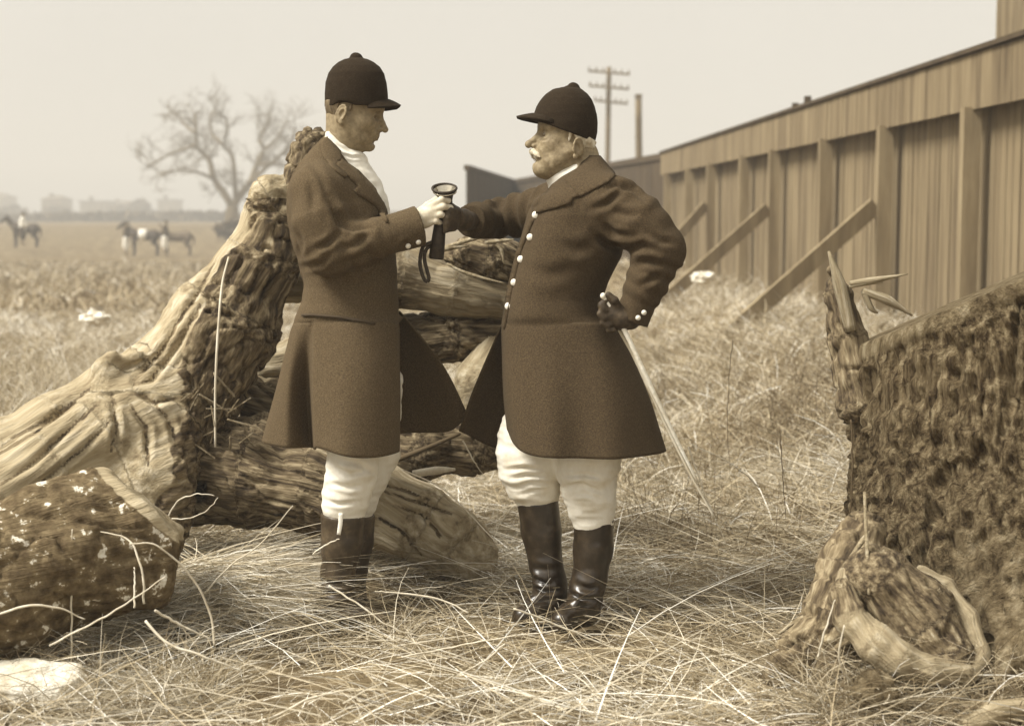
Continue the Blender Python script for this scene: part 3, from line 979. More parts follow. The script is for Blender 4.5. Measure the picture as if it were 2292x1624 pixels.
def build_fallen_tree():
    root = thing('fallen_tree', P(380, 1180, 5.75) * (1, 1, 0), 'huge uprooted dead tree with bleached roots and leaning bark covered trunk', 'dead tree')
    A = ([q5(300, 985, 5.55), q5(400, 880, 5.62), q5(500, 728, 5.68), q5(578, 590, 5.7), q5(612, 500, 5.7), q5(655, 450, 5.7)], [.22, .21, .185, .13, .10, .07])
    B1 = ([q5(455, 760, 5.6), q5(340, 850, 5.55), q5(232, 872, 5.45), q5(120, 950, 5.35), q5(0, 1025, 5.25), q5(-80, 1075, 5.2)], [.10, .105, .075, .095, .11, .12])
    B2 = ([q5(330, 960, 5.5), q5(230, 985, 5.35), q5(110, 1050, 5.2), q5(0, 1120, 5.1), q5(-80, 1160, 5.05)], [.18, .15, .12, .12, .12])
    B3 = ([q5(400, 860, 5.5), q5(300, 885, 5.42), q5(238, 880, 5.38)], [.09, .06, .045])
    G = Grid((-2.3, 4.86, -.1), (-.55, 6.0, 1.55), .0085)
    G.chain(*A, k=.05)
    G.ell(q5(300, 975, 5.5), (.24, .24, .17), None, .1)
    G.chain(*B2, k=.08); G.chain(*B1, k=.06); G.chain(*B3, k=.05)
    G.chain([q5(232, 870, 5.42), q5(236, 830, 5.4), q5(248, 800, 5.4)], [.055, .036, .03], .04)          # broken root stub
    G.chain([q5(262, 812, 5.42), q5(300, 800, 5.42), q5(352, 788, 5.43)], [.022, .017, .008], .02)
    G.ell(q5(604, 430, 5.66), (.065, .07, .06), None, .05)                                          # knob at the top
    G.cap(q5(604, 430, 5.66), q5(650, 420, 5.7), .05, .05, .03)
    # flutes down to the ground below the roots
    for (u0, v0, u1, v1, r) in ((300, 1000, 250, 1180, .09), (240, 990, 130, 1200, .09), (350, 1000, 350, 1150, .12), (150, 1030, 30, 1200, .08)):
        G.chain([q5(u0, v0, 5.45), q5((u0 + u1) / 2 - 8, (v0 + v1) / 2, 5.3), q5(u1, v1, 5.28)], [r * 1.3, r, r * .9], .07)
    def barkA(V, N):
        u, v = UV(V)
        n = noise(V * 7, 31) * 28 + noise(V * 22, 32) * 12
        # bark starts right of a slanting line that follows the trunk's bleached left edge
        s = (u + (v - 1000) * .55)                         # constant along the trunk
        edge = np.interp(v, [430, 520, 640, 760, 860, 930, 1000, 1060, 1200], [262, 302, 282, 288, 316, 372, 372, 412, 425])
        b = sm(-10, 10, s - edge + n)
        b = np.where(v < 445, 0, b)
        return b
    wood_obj('trunk', G, [A, B1, B2, B3], barkA, MAT['wood'], root,
             cracks=[[(215, 905), (150, 965), (70, 1040), (-10, 1090)], [(260, 930), (190, 1000), (100, 1075), (0, 1160)], [(170, 900), (90, 960), (0, 1015)], [(200, 870), (120, 930), (30, 980)],
                     [(410, 700), (360, 790), (300, 850)], [(450, 680), (400, 770), (340, 850), (300, 860)], [(300, 880), (350, 900), (400, 890)], [(480, 590), (440, 660), (400, 720)],
                     [(250, 880), (262, 950), (250, 1010)], [(290, 905), (330, 960), (330, 1040)], [(320, 880), (380, 940), (395, 1000)]], amp=.016, groove=.007, rough=.013, freq=15, seed=1)
    # charred broken stub standing above the trunk
    G = Grid(q5(620, 480, 5.4), q5(760, 280, 5.95), .008)
    st = ([q5(640, 470, 5.7), q5(672, 400, 5.7), q5(690, 350, 5.7), q5(700, 318, 5.7)], [.05, .052, .056, .055])
    G.chain(*st, k=.02)
    top = q5(700, 300, 5.7)
    G.F = np.maximum(G.F, (G.ax[2][None, None, :] - top[2]) - .012 * np.sin(G.ax[0][:, None, None] * 190) - .01 * np.sin(G.ax[1][None, :, None] * 150))
    wood_obj('broken_stub', G, [st], lambda V, N: np.ones(len(V)), MAT['wood'], root, rough=.01, seed=4)
    # big limb lying down to the right, its end on the ground
    Cc = ([q5(300, 1060, 5.6), q5(430, 1060, 5.58), q5(560, 1065, 5.55), q5(700, 1085, 5.5), q5(830, 1120, 5.45), q5(930, 1165, 5.4), q5(1010, 1210, 5.38), q5(1060, 1250, 5.35)],
          [.19, .165, .165, .15, .145, .13, .105, .085])
    G = Grid(q5(280, 1290, 5.15) - (0, 0, .08), q5(1110, 900, 5.9), .0085)
    G.chain(*Cc, k=.05)
    G.ell(q5(1015, 1175, 5.3), (.06, .05, .05), None, .05)                 # knot
    G.ell(q5(1022, 1172, 5.24), (.012, .03, .022), None, .01, 's')
    G.ell(q5(425, 1100, 5.42), (.075, .10, .055), None, .02, 's')          # hollow
    G.chain([q5(560, 1000, 5.6), q5(640, 975, 5.62), q5(720, 990, 5.65)], [.09, .08, .08], .06)
    def barkC(V, N):
        u, v = UV(V)
        return sm(-25, 25, 760 - u + noise(V * 6, 41) * 70 + (v - 1090) * .5)
    wood_obj('limb', G, [Cc], barkC, MAT['wood'], root,
             cracks=[[(830, 1078), (900, 1095), (960, 1120)], [(880, 1130), (950, 1155), (985, 1200)], [(860, 1100), (940, 1125), (1010, 1150)], [(850, 1160), (900, 1190), (940, 1240)]], amp=.012, groove=.007, rough=.011, freq=26, seed=2)
    # loose splinters of bark around the hollow
    parts = []
    rr = random.Random(8)
    for _ in range(26):
        u, v = rr.uniform(395, 560), rr.uniform(860, 1010)
        c = q5(u, v, 5.36 + rr.uniform(0, .05))
        d = nz((rr.gauss(0, 1), rr.gauss(0, .3), rr.gauss(0, 1)))
        L = rr.uniform(.02, .06)
        parts.append(beam(c - d * L, c + d * L, .004, rr.uniform(.01, .025), (0, 1, 0)))
    o = obj('bark_flakes', *join(parts), MAT['wood'], root, smooth=False); o['kind'] = 'stuff'
    attr(o, 'grain', np.array([v.co[:] for v in o.data.vertices]) * 20, True); attr(o, 'bark', np.full(len(o.data.vertices), .5))
    # thin creeper hanging down the trunk
    obj('creeper', *tube([q5(512, 575, 5.46), q5(497, 640, 5.42), q5(487, 760, 5.36), q5(482, 880, 5.36), q5(482, 1000, 5.36)], [.0045, .005, .004], 24, 5), MAT['cane'], root)
build_fallen_tree()

def build_back_logs():
    # weathered upper log between the two men
    y = 5.85
    t = thing('fallen_log', P(1000, 690, y) * (1, 1, 0), 'thick weathered log lying level between the two men at waist height', 'log')
    L = ([P(600, 610, y + .15), P(760, 605, y + .1), P(900, 620, y), P(1010, 640, y), P(1140, 665, y), P(1240, 690, y + .1), P(1310, 700, y + .2)], [.10, .11, .11, .098, .075, .07, .05])
    G = Grid((-.95, y - .25, .5), (.62, y + .45, 1.4), .009)
    G.chain(*L, k=.03)
    wood_obj('trunk', G, [L], lambda V, N: .47 + .35 * noise(V * 4, 51), MAT['wood'], t, amp=.016, groove=.007, rough=.008, freq=26, seed=5)
    # torn bark slab lying over it
    t2 = thing('bark_slab', P(1080, 560, y - .05), 'torn slab of dark bark with splintered pale rim on top of the level log', 'bark')
    G = Grid(P(940, 660, y - .3), P(1260, 500, y + .3), .008)
    S1 = ([P(985, 580, y - .02), P(1050, 572, y - .05), P(1110, 580, y - .04), P(1180, 600, y)], [.028, .062, .085, .08])
    G.chain(*S1, k=.03)
    wood_obj('bark', G, [S1], lambda V, N: np.ones(len(V)), MAT['wood'], t2, rough=.012, seed=6)
    for pts, r in (([(990, 555), (1040, 540), (1085, 526), (1120, 521), (1152, 528)], .011), ([(1085, 543), (1110, 540), (1150, 536)], .010),
                   ([(1105, 545), (1122, 560), (1128, 590)], .007), ([(960, 568), (1000, 556), (1050, 550)], .012), ([(1000, 590), (1035, 608), (1080, 622), (1130, 634)], .008)):
        V, F = tube([P(u, v, y - .14) for u, v in pts], [r * .6, r, r * .3], 16, 6)
        o = obj('splinter', V, F, MAT['wood'], t2)
        attr(o, 'grain', V * 25, True); attr(o, 'bark', np.zeros(len(V)))
    # lower bark covered log, slanting
    y2 = 5.95
    t3 = thing('fallen_log', P(1000, 760, y2) * (1, 1, 0), 'rough bark covered log sloping below the weathered level log', 'log')
    L = ([P(560, 830, y2 + .1), P(680, 800, y2 + .1), P(900, 772, y2), P(1020, 745, y2 - .05), P(1130, 735, y2), P(1230, 750, y2 + .1), P(1300, 770, y2 + .1)], [.07, .08, .09, .095, .1, .09, .08])
    G = Grid((-1.1, y2 - .3, .3), (.5, y2 + .35, 1.2), .009)
    G.chain(*L, k=.03)
    wood_obj('trunk', G, [L], lambda V, N: sm(-40, 40, UV(V)[0] - 840 + noise(V * 6, 3) * 60), MAT['wood'], t3, rough=.011, seed=7)
    # pale smooth wedge of bare wood under it
    y3 = 5.8
    t4 = thing('bare_branch', P(1050, 900, y3) * (1, 1, 0), 'pale smooth tapering branch in the gap between the coat skirts', 'branch')
    L = ([P(1120, 760, y3 + .1), P(1070, 850, y3), P(1045, 930, y3), P(1010, 1010, y3)], [.07, .085, .055, .03])
    L2 = ([P(1060, 850, y3), P(1010, 815, y3 + .03), P(930, 700, y3 + .05), P(880, 660, y3 + .1)], [.06, .035, .04, .04])
    G = Grid((-.55, y3 - .25, .2), (.1, y3 + .35, 1.35), .009)
    G.chain(*L, k=.03)
    wood_obj('branch', G, [L], lambda V, N: np.zeros(len(V)), MAT['wood'], t4, amp=.006, groove=.003, freq=14, seed=8)
    # dark rubble of wood on the ground between the men
    t5 = thing('rotten_log', P(950, 1010, 5.75) * (1, 1, 0), 'rotten brown log low on the ground behind the two men', 'log')
    L = ([P(560, 900, 5.95), P(700, 930, 5.95), P(850, 1000, 5.8), P(940, 1005, 5.75), P(1040, 1000, 5.8), P(1120, 1010, 5.9)], [.10, .11, .1, .10, .09, .06])
    G = Grid((-1.05, 5.5, -.1), (.1, 6.2, .95), .01)
    G.chain(*L, k=.04)
    wood_obj('trunk', G, [L], lambda V, N: np.ones(len(V)), MAT['wood'], t5, rough=.012, seed=9)
    st = obj('fallen_stick', *tube([P(880, 1032, 5.6), P(960, 1000, 5.55), P(1030, 970, 5.5)], [.012, .009, .006], 10, 6), MAT['bare_tree'])
    tag(st, 'thin dark stick lying against the rotten log between the coats', 'stick')
    V, F = tube([P(925, 1060, 5.35), P(980, 1052, 5.33), P(1018, 1050, 5.3)], [.014, .016, .006], 10, 6)
    tag(obj('wood_scrap', V, F, MAT['cane']), 'short pale scrap of wood beside the younger man on the grass', 'wood')
build_back_logs()

def build_near_log():
    y = 4.35
    t = thing('cut_log', P(160, 1330, y) * (1, 1, 0), 'dark log speckled with white fungus and a pale cut rim, bottom left', 'log')
    a, b = P(-160, 1330, 4.15), P(330, 1190, 4.5)
    L = ([a, b], [.2, .19])
    G = Grid((-1.75, 3.75, -.15), (-.7, 4.9, .75), .009)
    G.cap(a, b + (b - a) * .3, .205, .2)
    G.ell(P(150, 1180, 4.45), (.2, .2, .13), None, .08)
    p0 = P(210, 1036, 4.42); p1 = P(392, 1182, 4.42)
    d = nz(p1 - p0); n = nz(np.cross(d, (-.20, 1, -.165)));
    if n[2] < 0: n = -n
    X = G.ax[0][:, None, None]; Y = G.ax[1][None, :, None]; Z = G.ax[2][None, None, :]
    G.F = np.maximum(G.F, (X - p0[0]) * n[0] + (Y - p0[1]) * n[1] + (Z - p0[2]) * n[2])
    m0 = P(0, 1136, 4.42); d2 = nz(p0 - m0); n2 = nz(np.cross(d2, (-.27, 1, -.165)))
    if n2[2] < 0: n2 = -n2
    G.F = np.maximum(G.F, ((X - p0[0]) * n2[0] + (Y - p0[1]) * n2[1] + (Z - p0[2]) * n2[2]))
    n3 = nz(np.cross(nz(P(345, 1330, 4.42) - p1), (-.2, 1, -.165)))
    if n3[0] < 0: n3 = -n3
    n3 = nz(n3)
    G.F = np.maximum(G.F, ((X - p1[0]) * n3[0] + (Y - p1[1]) * n3[1] + (Z - p1[2]) * n3[2]) - .02)
    def bark(V, N):
        s = (V - p0) @ n
        return 1 - sm(-.030, -.016, s + .004 * noise(V * 30, 6))
    wood_obj('log', G, [L], bark, MAT['log_near'], t, amp=.032, groove=.005, rough=.008, freq=16, seed=12)
build_near_log()

def build_right_stump():
    t = thing('rotten_stump', P(2200, 1400, 4.3) * (1, 1, 0), 'massive rotten stump with slanting pale top and looping root, right foreground', 'stump')
    cy = 4.75
    cx = P(1905, 1000, cy - .25)[0] + .705
    G = Grid((.82, 3.95, -.2), (2.3, 5.1, 1.55), .012)
    G.cap((cx + .0, cy, -.3), (cx, cy, 1.6), .66, .63)
    G.chain([(cx - .25, cy - .5, .35), (cx - .3, cy - .65, .1), (cx - .36, cy - .75, -.1)], [.1, .12, .1], .1)
    yb = cy - .45
    pa, pb, pc = P(1905, 782, cy - .2), P(2292, 622, cy - .58), None
    d = nz(pb - pa); n = nz(np.cross(d, (.27, 1, -.042)))
    if n[2] < 0: n = -n
    X = G.ax[0][:, None, None]; Y = G.ax[1][None, :, None]; Z = G.ax[2][None, None, :]
    top = (X - pa[0]) * n[0] + (Y - pa[1]) * n[1] + (Z - pa[2]) * n[2]
    G.F = np.maximum(G.F, top)
    V, F = G.mesh()
    N = vnormals(V, F)
    s = (V - pa) @ n
    side = sm(-.03, -.06, s)
    an = np.arctan2(V[:, 1] - cy, V[:, 0] - cx)
    gr = np.abs(noise(np.stack([an * 5, V[:, 2] * .8, an * 0], 1), 3))
    d_ = side * (.012 * fbm(V * 6, 2, 61) + .016 * fbm(V * 24, 2, 62) - .022 * sm(.12, .02, gr))
    V = V + N * d_[:, None]
    V = relax(V, F, 1, .3)
    ch = ([(cx, cy, -.3), (cx, cy, 1.7)], [.6, .6])
    q_, al_ = grain_attr(V, [ch])
    gv_ = q_ * 19 + al_[:, None] * np.array([6.5, 7.3, 5.6]) + noise(V * 3, 5)[:, None]
    fr = np.abs(fbm(gv_, 3, 66))
    V = V - vnormals(V, F) * (side * .017 * sm(.30, .0, fr))[:, None]
    o = obj('stump_body', V, F, MAT['stump'], t)
    attr(o, 'grain', gv_, True)
    # bark clings in the upper part, the lower left is bare pale wood
    u, v = UV(V)
    attr(o, 'bark', np.clip(side * sm(-140, 160, 1240 - v + noise(V * 5, 9) * 160), 0, 1))
    # split rim and splinters standing up at the left corner
    snag = ([P(1915, 900, 4.75), P(1898, 760, 4.78), P(1875, 660, 4.8), P(1862, 600, 4.8)], [.06, .05, .03, .01])
    G = Grid(P(1820, 960, 4.6), P(1960, 560, 4.95), .008); G.chain(*snag, k=.02)
    wood_obj('snag', G, [snag], lambda V, N: np.ones(len(V)), MAT['wood'], t, amp=.008, rough=.008, seed=13)
    for pts, r in (([(1855, 562), (1880, 640), (1905, 740)], [.004, .022, .02]), ([(1902, 634), (1950, 628), (2032, 613)], [.008, .012, .002]),
                   ([(1900, 642), (1940, 634), (1976, 632)], [.006, .008, .003]), ([(1930, 652), (1985, 672), (2042, 706)], [.012, .018, .003]), ([(1935, 656), (1950, 690), (1965, 700)], [.01, .01, .004])):
        pp = [P(u_, v_, 4.72) for u_, v_ in pts]
        V, F = tube(pp, r, 14, 5)
        o = obj('splinter', V, F, MAT['wood'], t)
        q, al = grain_attr(V, [(pp, r)]); attr(o, 'grain', q * 60 + al[:, None] * 3 + 5, True); attr(o, 'bark', np.zeros(len(V)))
    # looping root / broken limb end with a pale rim
    y = 3.98
    ring = ([P(1888, 1278, y + .1), P(1884, 1330, y + .05), P(1910, 1390, y), P(1960, 1440, y - .03), P(2010, 1475, y - .05), P(2075, 1498, y - .05), P(2150, 1500, y - .02)],
            [.018, .028, .032, .042, .040, .034, .028])
    ring2 = ([P(2165, 1500, y), P(2185, 1460, y + .05), P(2165, 1380, y + .1), P(2120, 1310, y + .15), P(2060, 1275, y + .16)], [.03, .03, .026, .018, .014])
    G = Grid((.78, 3.8, -.15), (1.35, 4.35, .62), .007)
    G.chain(*ring, k=.02); G.chain(*ring2, k=.02)
    wood_obj('root', G, [ring, ring2], lambda V, N: sm(.3, .5, noise(V * 9, 77)) * .8, MAT['wood'], t, amp=.01, groove=.004, rough=.004, freq=30, seed=14)
    core = ([P(1960, 1300, y + .12), P(2040, 1390, y + .12), P(2110, 1470, y + .05)], [.09, .115, .08])
    G = Grid((.8, 3.85, -.1), (1.4, 4.4, .62), .009)
    G.chain(*core, k=.03)
    wood_obj('root_core', G, [core], lambda V, N: np.full(len(V), .9), MAT['wood'], t, amp=.006, groove=.008, rough=.009, freq=24, seed=15)
    fl = ([P(1935, 1190, 4.3), P(1890, 1290, 4.25), P(1845, 1380, 4.2), P(1790, 1450, 4.15), P(1740, 1510, 4.1)], [.04, .055, .06, .05, .03])
    G = Grid(P(1690, 1600, 3.95), P(1990, 1140, 4.45), .008)
    G.chain(*fl, k=.02); G.chain([P(1900, 1260, 4.25), P(1880, 1400, 4.15), P(1860, 1500, 4.1)], [.05, .06, .045], .03)
    wood_obj('root_flare', G, [fl], lambda V, N: np.ones(len(V)), MAT['wood'], t, amp=.02, rough=.012, freq=20, seed=18)
    # rounded knob and pale root arch at the bottom
    V, F = blob(P(1958, 1545, 3.85), (.058, .06, .055), 4, .22, 2.5, 3)
    o = obj('root_knob', V, F, MAT['stump'], t); attr(o, 'bark', np.zeros(len(V))); attr(o, 'grain', V * 18, True)
    arch = ([P(2120, 1700, 3.72), P(2170, 1630, 3.75), P(2225, 1590, 3.78), P(2300, 1575, 3.8), P(2360, 1590, 3.8)], [.03, .03, .03, .028, .03])
    G = Grid(P(2080, 1760, 3.6), P(2420, 1520, 3.95), .007); G.chain(*arch, k=.01)
    wood_obj('root', G, [arch], lambda V, N: np.zeros(len(V)), MAT['wood'], t, amp=.008, groove=.002, freq=12, seed=16)
    base = ([(1.0, 4.25, -.05), (1.35, 4.2, .02), (1.8, 4.3, .05)], [.12, .16, .2])
    for pts, r in (([P(1905, 1245, 4.1), P(1930, 1210, 4.12), P(1945, 1190, 4.15)], [.006, .008, .004]), ([P(1935, 1100, 4.1), P(1942, 1250, 4.05), P(1945, 1330, 4.0)], [.004, .006, .004]),
                   ([P(1740, 1420, 4.2), P(1790, 1385, 4.2), P(1880, 1350, 4.15)], [.004, .007, .005])):
        V, F = tube(pts, r, 12, 5)
        o = obj('rootlet', V, F, MAT['wood'], t); attr(o, 'grain', V * 25, True); attr(o, 'bark', np.zeros(len(V)))
build_right_stump()

V, F = blob(P(70, 1545, 4.0), (.17, .12, .085), 5, .16, 2.0, 2)
V[:, 2] = np.maximum(V[:, 2], float(gh(V[:, 0].mean(), 4.0)) - .03)
tag(obj('pale_rock', V, F, MAT['stone'], None, loc=P(70, 1600, 4.0)), 'large pale rock at the bottom left corner', 'rock')
rr = random.Random(21)
for (u, v, r, lab) in ((2310, 1195, .05, 'crumpled pale leaf litter right of the older man in the grass'), (1785, 1180, .03, 'small pale scrap left of the older man, beside his boot'),
                       (1575, 622, .12, 'pale broken rubble under the first fence brace'), (2000, 1010, 0, ''),
                       (215, 712, .12, 'pale stone far out in the grass left of the roots'), (1555, 1000, .06, 'pale stone in the grass behind the older man')):
    if r == 0: continue
    if u > 2200: u, v = 1455, 1270
    if u == 1785: u, v = 1130, 1250
    yy = CAM_H / math.tan(TILT + math.atan((v - 812) / FOC)) if v > 720 else (17 if u > 1000 else 13)
    yy = min(yy, 17)
    p = P(u, v, yy)
    V, F = blob(p, (r, r * .6, r * .55), 3, .45, 2.6, int(u))
    tag(obj('pale_debris', V, F, MAT['paper'], None, smooth=False, loc=p), lab, 'debris')
# ================================================================== THE TWO MEN
def head_into(G, c, s, face, pitch, yaw=0.0, old=False, neck=None, ear=(-.022, -.018), ey=.0775):
    """head with a face, joined into the grid G; local axes: x forward, y left, z up.  Returns the transform."""
    R = rotm('Z', 0 if face > 0 else 180) @ rotm('Z', yaw) @ rotm('Y', -pitch)
    c = np.asarray(c, float)
    T = lambda x, y, z: c + R @ (np.array([x, y, z]) * s)
    E = lambda p, r, k=0.0, op='u', rot=None: G.ell(T(*p), np.array(r) * s, R if rot is None else R @ rot, k * s, op)
    C = lambda a, b, ra, rb, k=0.0, op='u': G.cap(T(*a), T(*b), ra * s, rb * s, k * s, op)
    E((.003, 0, .028) if old else (-.003, 0, .030), (.086, .074, .086) if old else (.092, .074, .088))
    E((.072, 0, -.042), (.022, .030, .030), .02)
    E((.030, 0, -.030), (.058, .060, .080), .03)
    E((.020, 0, -.070), (.060, .054, .042), .03)
    E((.060, 0, -.085), (.032, .030, .028), .02)
    E((.080, 0, -.100), (.016, .021, .016), .015)                    # chin
    for y in (-1, 1):
        E((.052, y * .042, -.028), (.030, .022, .026), .02)         # cheek
        C((-.005, y * .062, -.04), (.045, y * .042, -.088), .016, .018, .03)     # jaw line
        C((.079, y * .014, .026), (.066, y * .048, .024), .0095, .009, .012)     # brow
    E((.066, 0, .035), (.024, .050, .035), .03)                     # forehead
    # eye sockets, lids
    for y in (-1, 1):
        E((.088, y * .031, .002), (.016, .017, .012), .014, 's')
        E((.0715, y * .031, .002), (.0125, .0145, .0125), .004)
        C((.0838, y * .022, .0030), (.0800, y * .044, .0000), .0019, .0016, .002, 's')   # lid fold
        C((.0790, y * .020, -.012), (.0740, y * .042, -.012), .003, .003, .006)          # lower lid
    # nose
    nl = .0035 if old else 0
    C((.082, 0, .014), (.103, 0, -.018), .0085, .0095, .012)
    C((.103, 0, -.018), (.1165 + nl, 0, -.0350), .0088, .0108 + nl * .4, .006)
    for y in (-1, 1):
        E((.1000, y * .0115, -.0385), (.0115, .0075, .0080), .005)
        E((.1035, y * .0070, -.0475), (.005, .0035, .003), .003, 's')
        C((.098, y * .020, -.034), (.082, y * .030, -.058), .0022, .002, .004, 's')      # fold beside the mouth
    # mouth
    E((.083, 0, -.062), (.018, .026, .020), .014)
    C((.0945, -.012, -.0590), (.0945, .012, -.0590), .0055, .0055, .005)
    C((.088, -.022, -.063), (.0965, 0, -.0625), .0035, .0045, .004); C((.088, .022, -.063), (.0965, 0, -.0625), .0035, .0045, .004)
    C((.0885, -.016, -.0730), (.0930, 0, -.0735), .005, .0060, .005); C((.0885, .016, -.0730), (.0930, 0, -.0735), .005, .0060, .005)
    C((.090, -.024, -.0675), (.1030, 0, -.0670), .0016, .0022, .0015, 's'); C((.090, .024, -.0675), (.1030, 0, -.0670), .0016, .0022, .0015, 's')
    E((.093, 0, -.084), (.008, .020, .005), .010, 's')
    # ears
    ex, ez = ear
    for y in (-1, 1):
        rt = rotm('Z', y * 24) @ rotm('Y', 12)
        yy = ey
        E((ex, y * yy, ez), (.0175, .0062, .0285), .003, 'u', rt)
        E((ex + .004, y * (yy + .007), ez - .001), (.0095, .0062, .0150), .002, 's', rt)
        pts = []
        for an in range(-30, 231, 29):
            a_ = math.radians(an)
            lx, lz = .0165 * math.cos(a_), .0275 * math.sin(a_)
            v_ = rt @ np.array([lx, 0, lz])
            pts.append((ex + v_[0], y * (yy + .003) + v_[1], ez + v_[2]))
        for p1, p2 in zip(pts, pts[1:]): C(p1, p2, .0036, .0036, .002)
        C((ex + .012, y * (yy + .001), ez - .004), (ex + .013, y * (yy - .001), ez - .012), .0042, .0040, .002)
        E((ex + .006, y * (yy + .002), ez - .028), (.0075, .0055, .009), .004)
    if old:
        C((.075, -.02, -.108), (.075, .02, -.108), .014, .014, .02)
        E((.035, 0, -.112), (.045, .040, .024), .03)
        for y in (-1, 1):
            C((.070, y * .022, -.016), (.064, y * .040, -.019), .004, .004, .005)
            C((.075, y * .028, -.055), (.058, y * .036, -.078), .012, .014, .02)
    # neck
    G.cap(T(-.022, 0, -.040), neck, .056 * s, .058, .03)
    return T, R

def slices(rows, Y):
    """rows (v, u0, u1, hw, dy) in photo units -> grid slices"""
    out = []
    for v, u0, u1, hw, dy in rows:
        a, b = P(u0, v, Y), P(u1, v, Y)
        out.append((float(a[2]), float(min(a[0], b[0])), float(max(a[0], b[0])), hw, Y + dy))
    return out
def button(f, p, n, r=.0095):
    p = np.asarray(p, float); n = nz(n)
    obj('button', *lathe(p - n * .002, p + n * .0085, [(0, r * .8), (.3, r), (.6, r), (.85, r * .75), (1, .0005)], 14), MAT['button'], f)
def hit(bvh, u, v):
    C = Vector((0, 0, CAM_H)); d = Vector(nz(P(u, v, 5) - np.array(C)))
    h = bvh.ray_cast(C, d)
    return (np.array(h[0]), np.array(h[1])) if h[0] is not None else (None, None)
def sub_obj(name, V, F, m, par, **k):
    return obj(name, V, F, m, par, **k)
def boot(f, pts, rs, toe, Y, m, seed, sole=.0, wr=()):
    """pts: shaft centre from top down to ankle; toe: points of the foot"""
    allp = np.array(list(pts) + list(toe[0]))
    G = Grid(allp.min(0) - .14, allp.max(0) + .14, .0055)
    G.chain(pts, rs, .012)
    G.chain(toe[0], toe[1], .03, .02)
    top = pts[0]; n = nz(pts[0] - pts[1])
    X = G.ax[0][:, None, None]; Y_ = G.ax[1][None, :, None]; Z = G.ax[2][None, None, :]
    G.F = np.maximum(G.F, (X - top[0]) * n[0] + (Y_ - top[1]) * n[1] + (Z - top[2]) * n[2])
    G.F = np.maximum(G.F, -(Z - sole))
    V, F = G.mesh()
    V = V + vnormals(V, F) * (.0035 * fbm(V * np.array([14, 14, 30]), 2, seed) * sm(.5, .05, V[:, 2]))[:, None]
    if wr: V = crease(V, F, wr)
    V = relax(V, F, 1, .4)
    o = obj('boot', V, F, m, f)
    return o
def sleeve_folds(V, F, a, b, amp, n, seed, w=.1):
    """soft ring folds on the sleeve between points a and b"""
    N = vnormals(V, F)
    a, b = np.asarray(a), np.asarray(b); ab = b - a; L = np.linalg.norm(ab)
    t = ((V - a) @ ab) / (L * L)
    d = np.linalg.norm(V - a - np.clip(t, 0, 1)[:, None] * ab, axis=1)
    m = sm(-.05, .15, t) * sm(1.05, .85, t) * sm(w * 1.35, w * 1.05, d)
    ph = t * n * 2 * np.pi + 2.6 * noise(V * 9, seed)
    return V + N * (amp * m * np.sin(ph) * (.5 + .6 * np.abs(noise(V * 6, seed + 1))))[:, None]

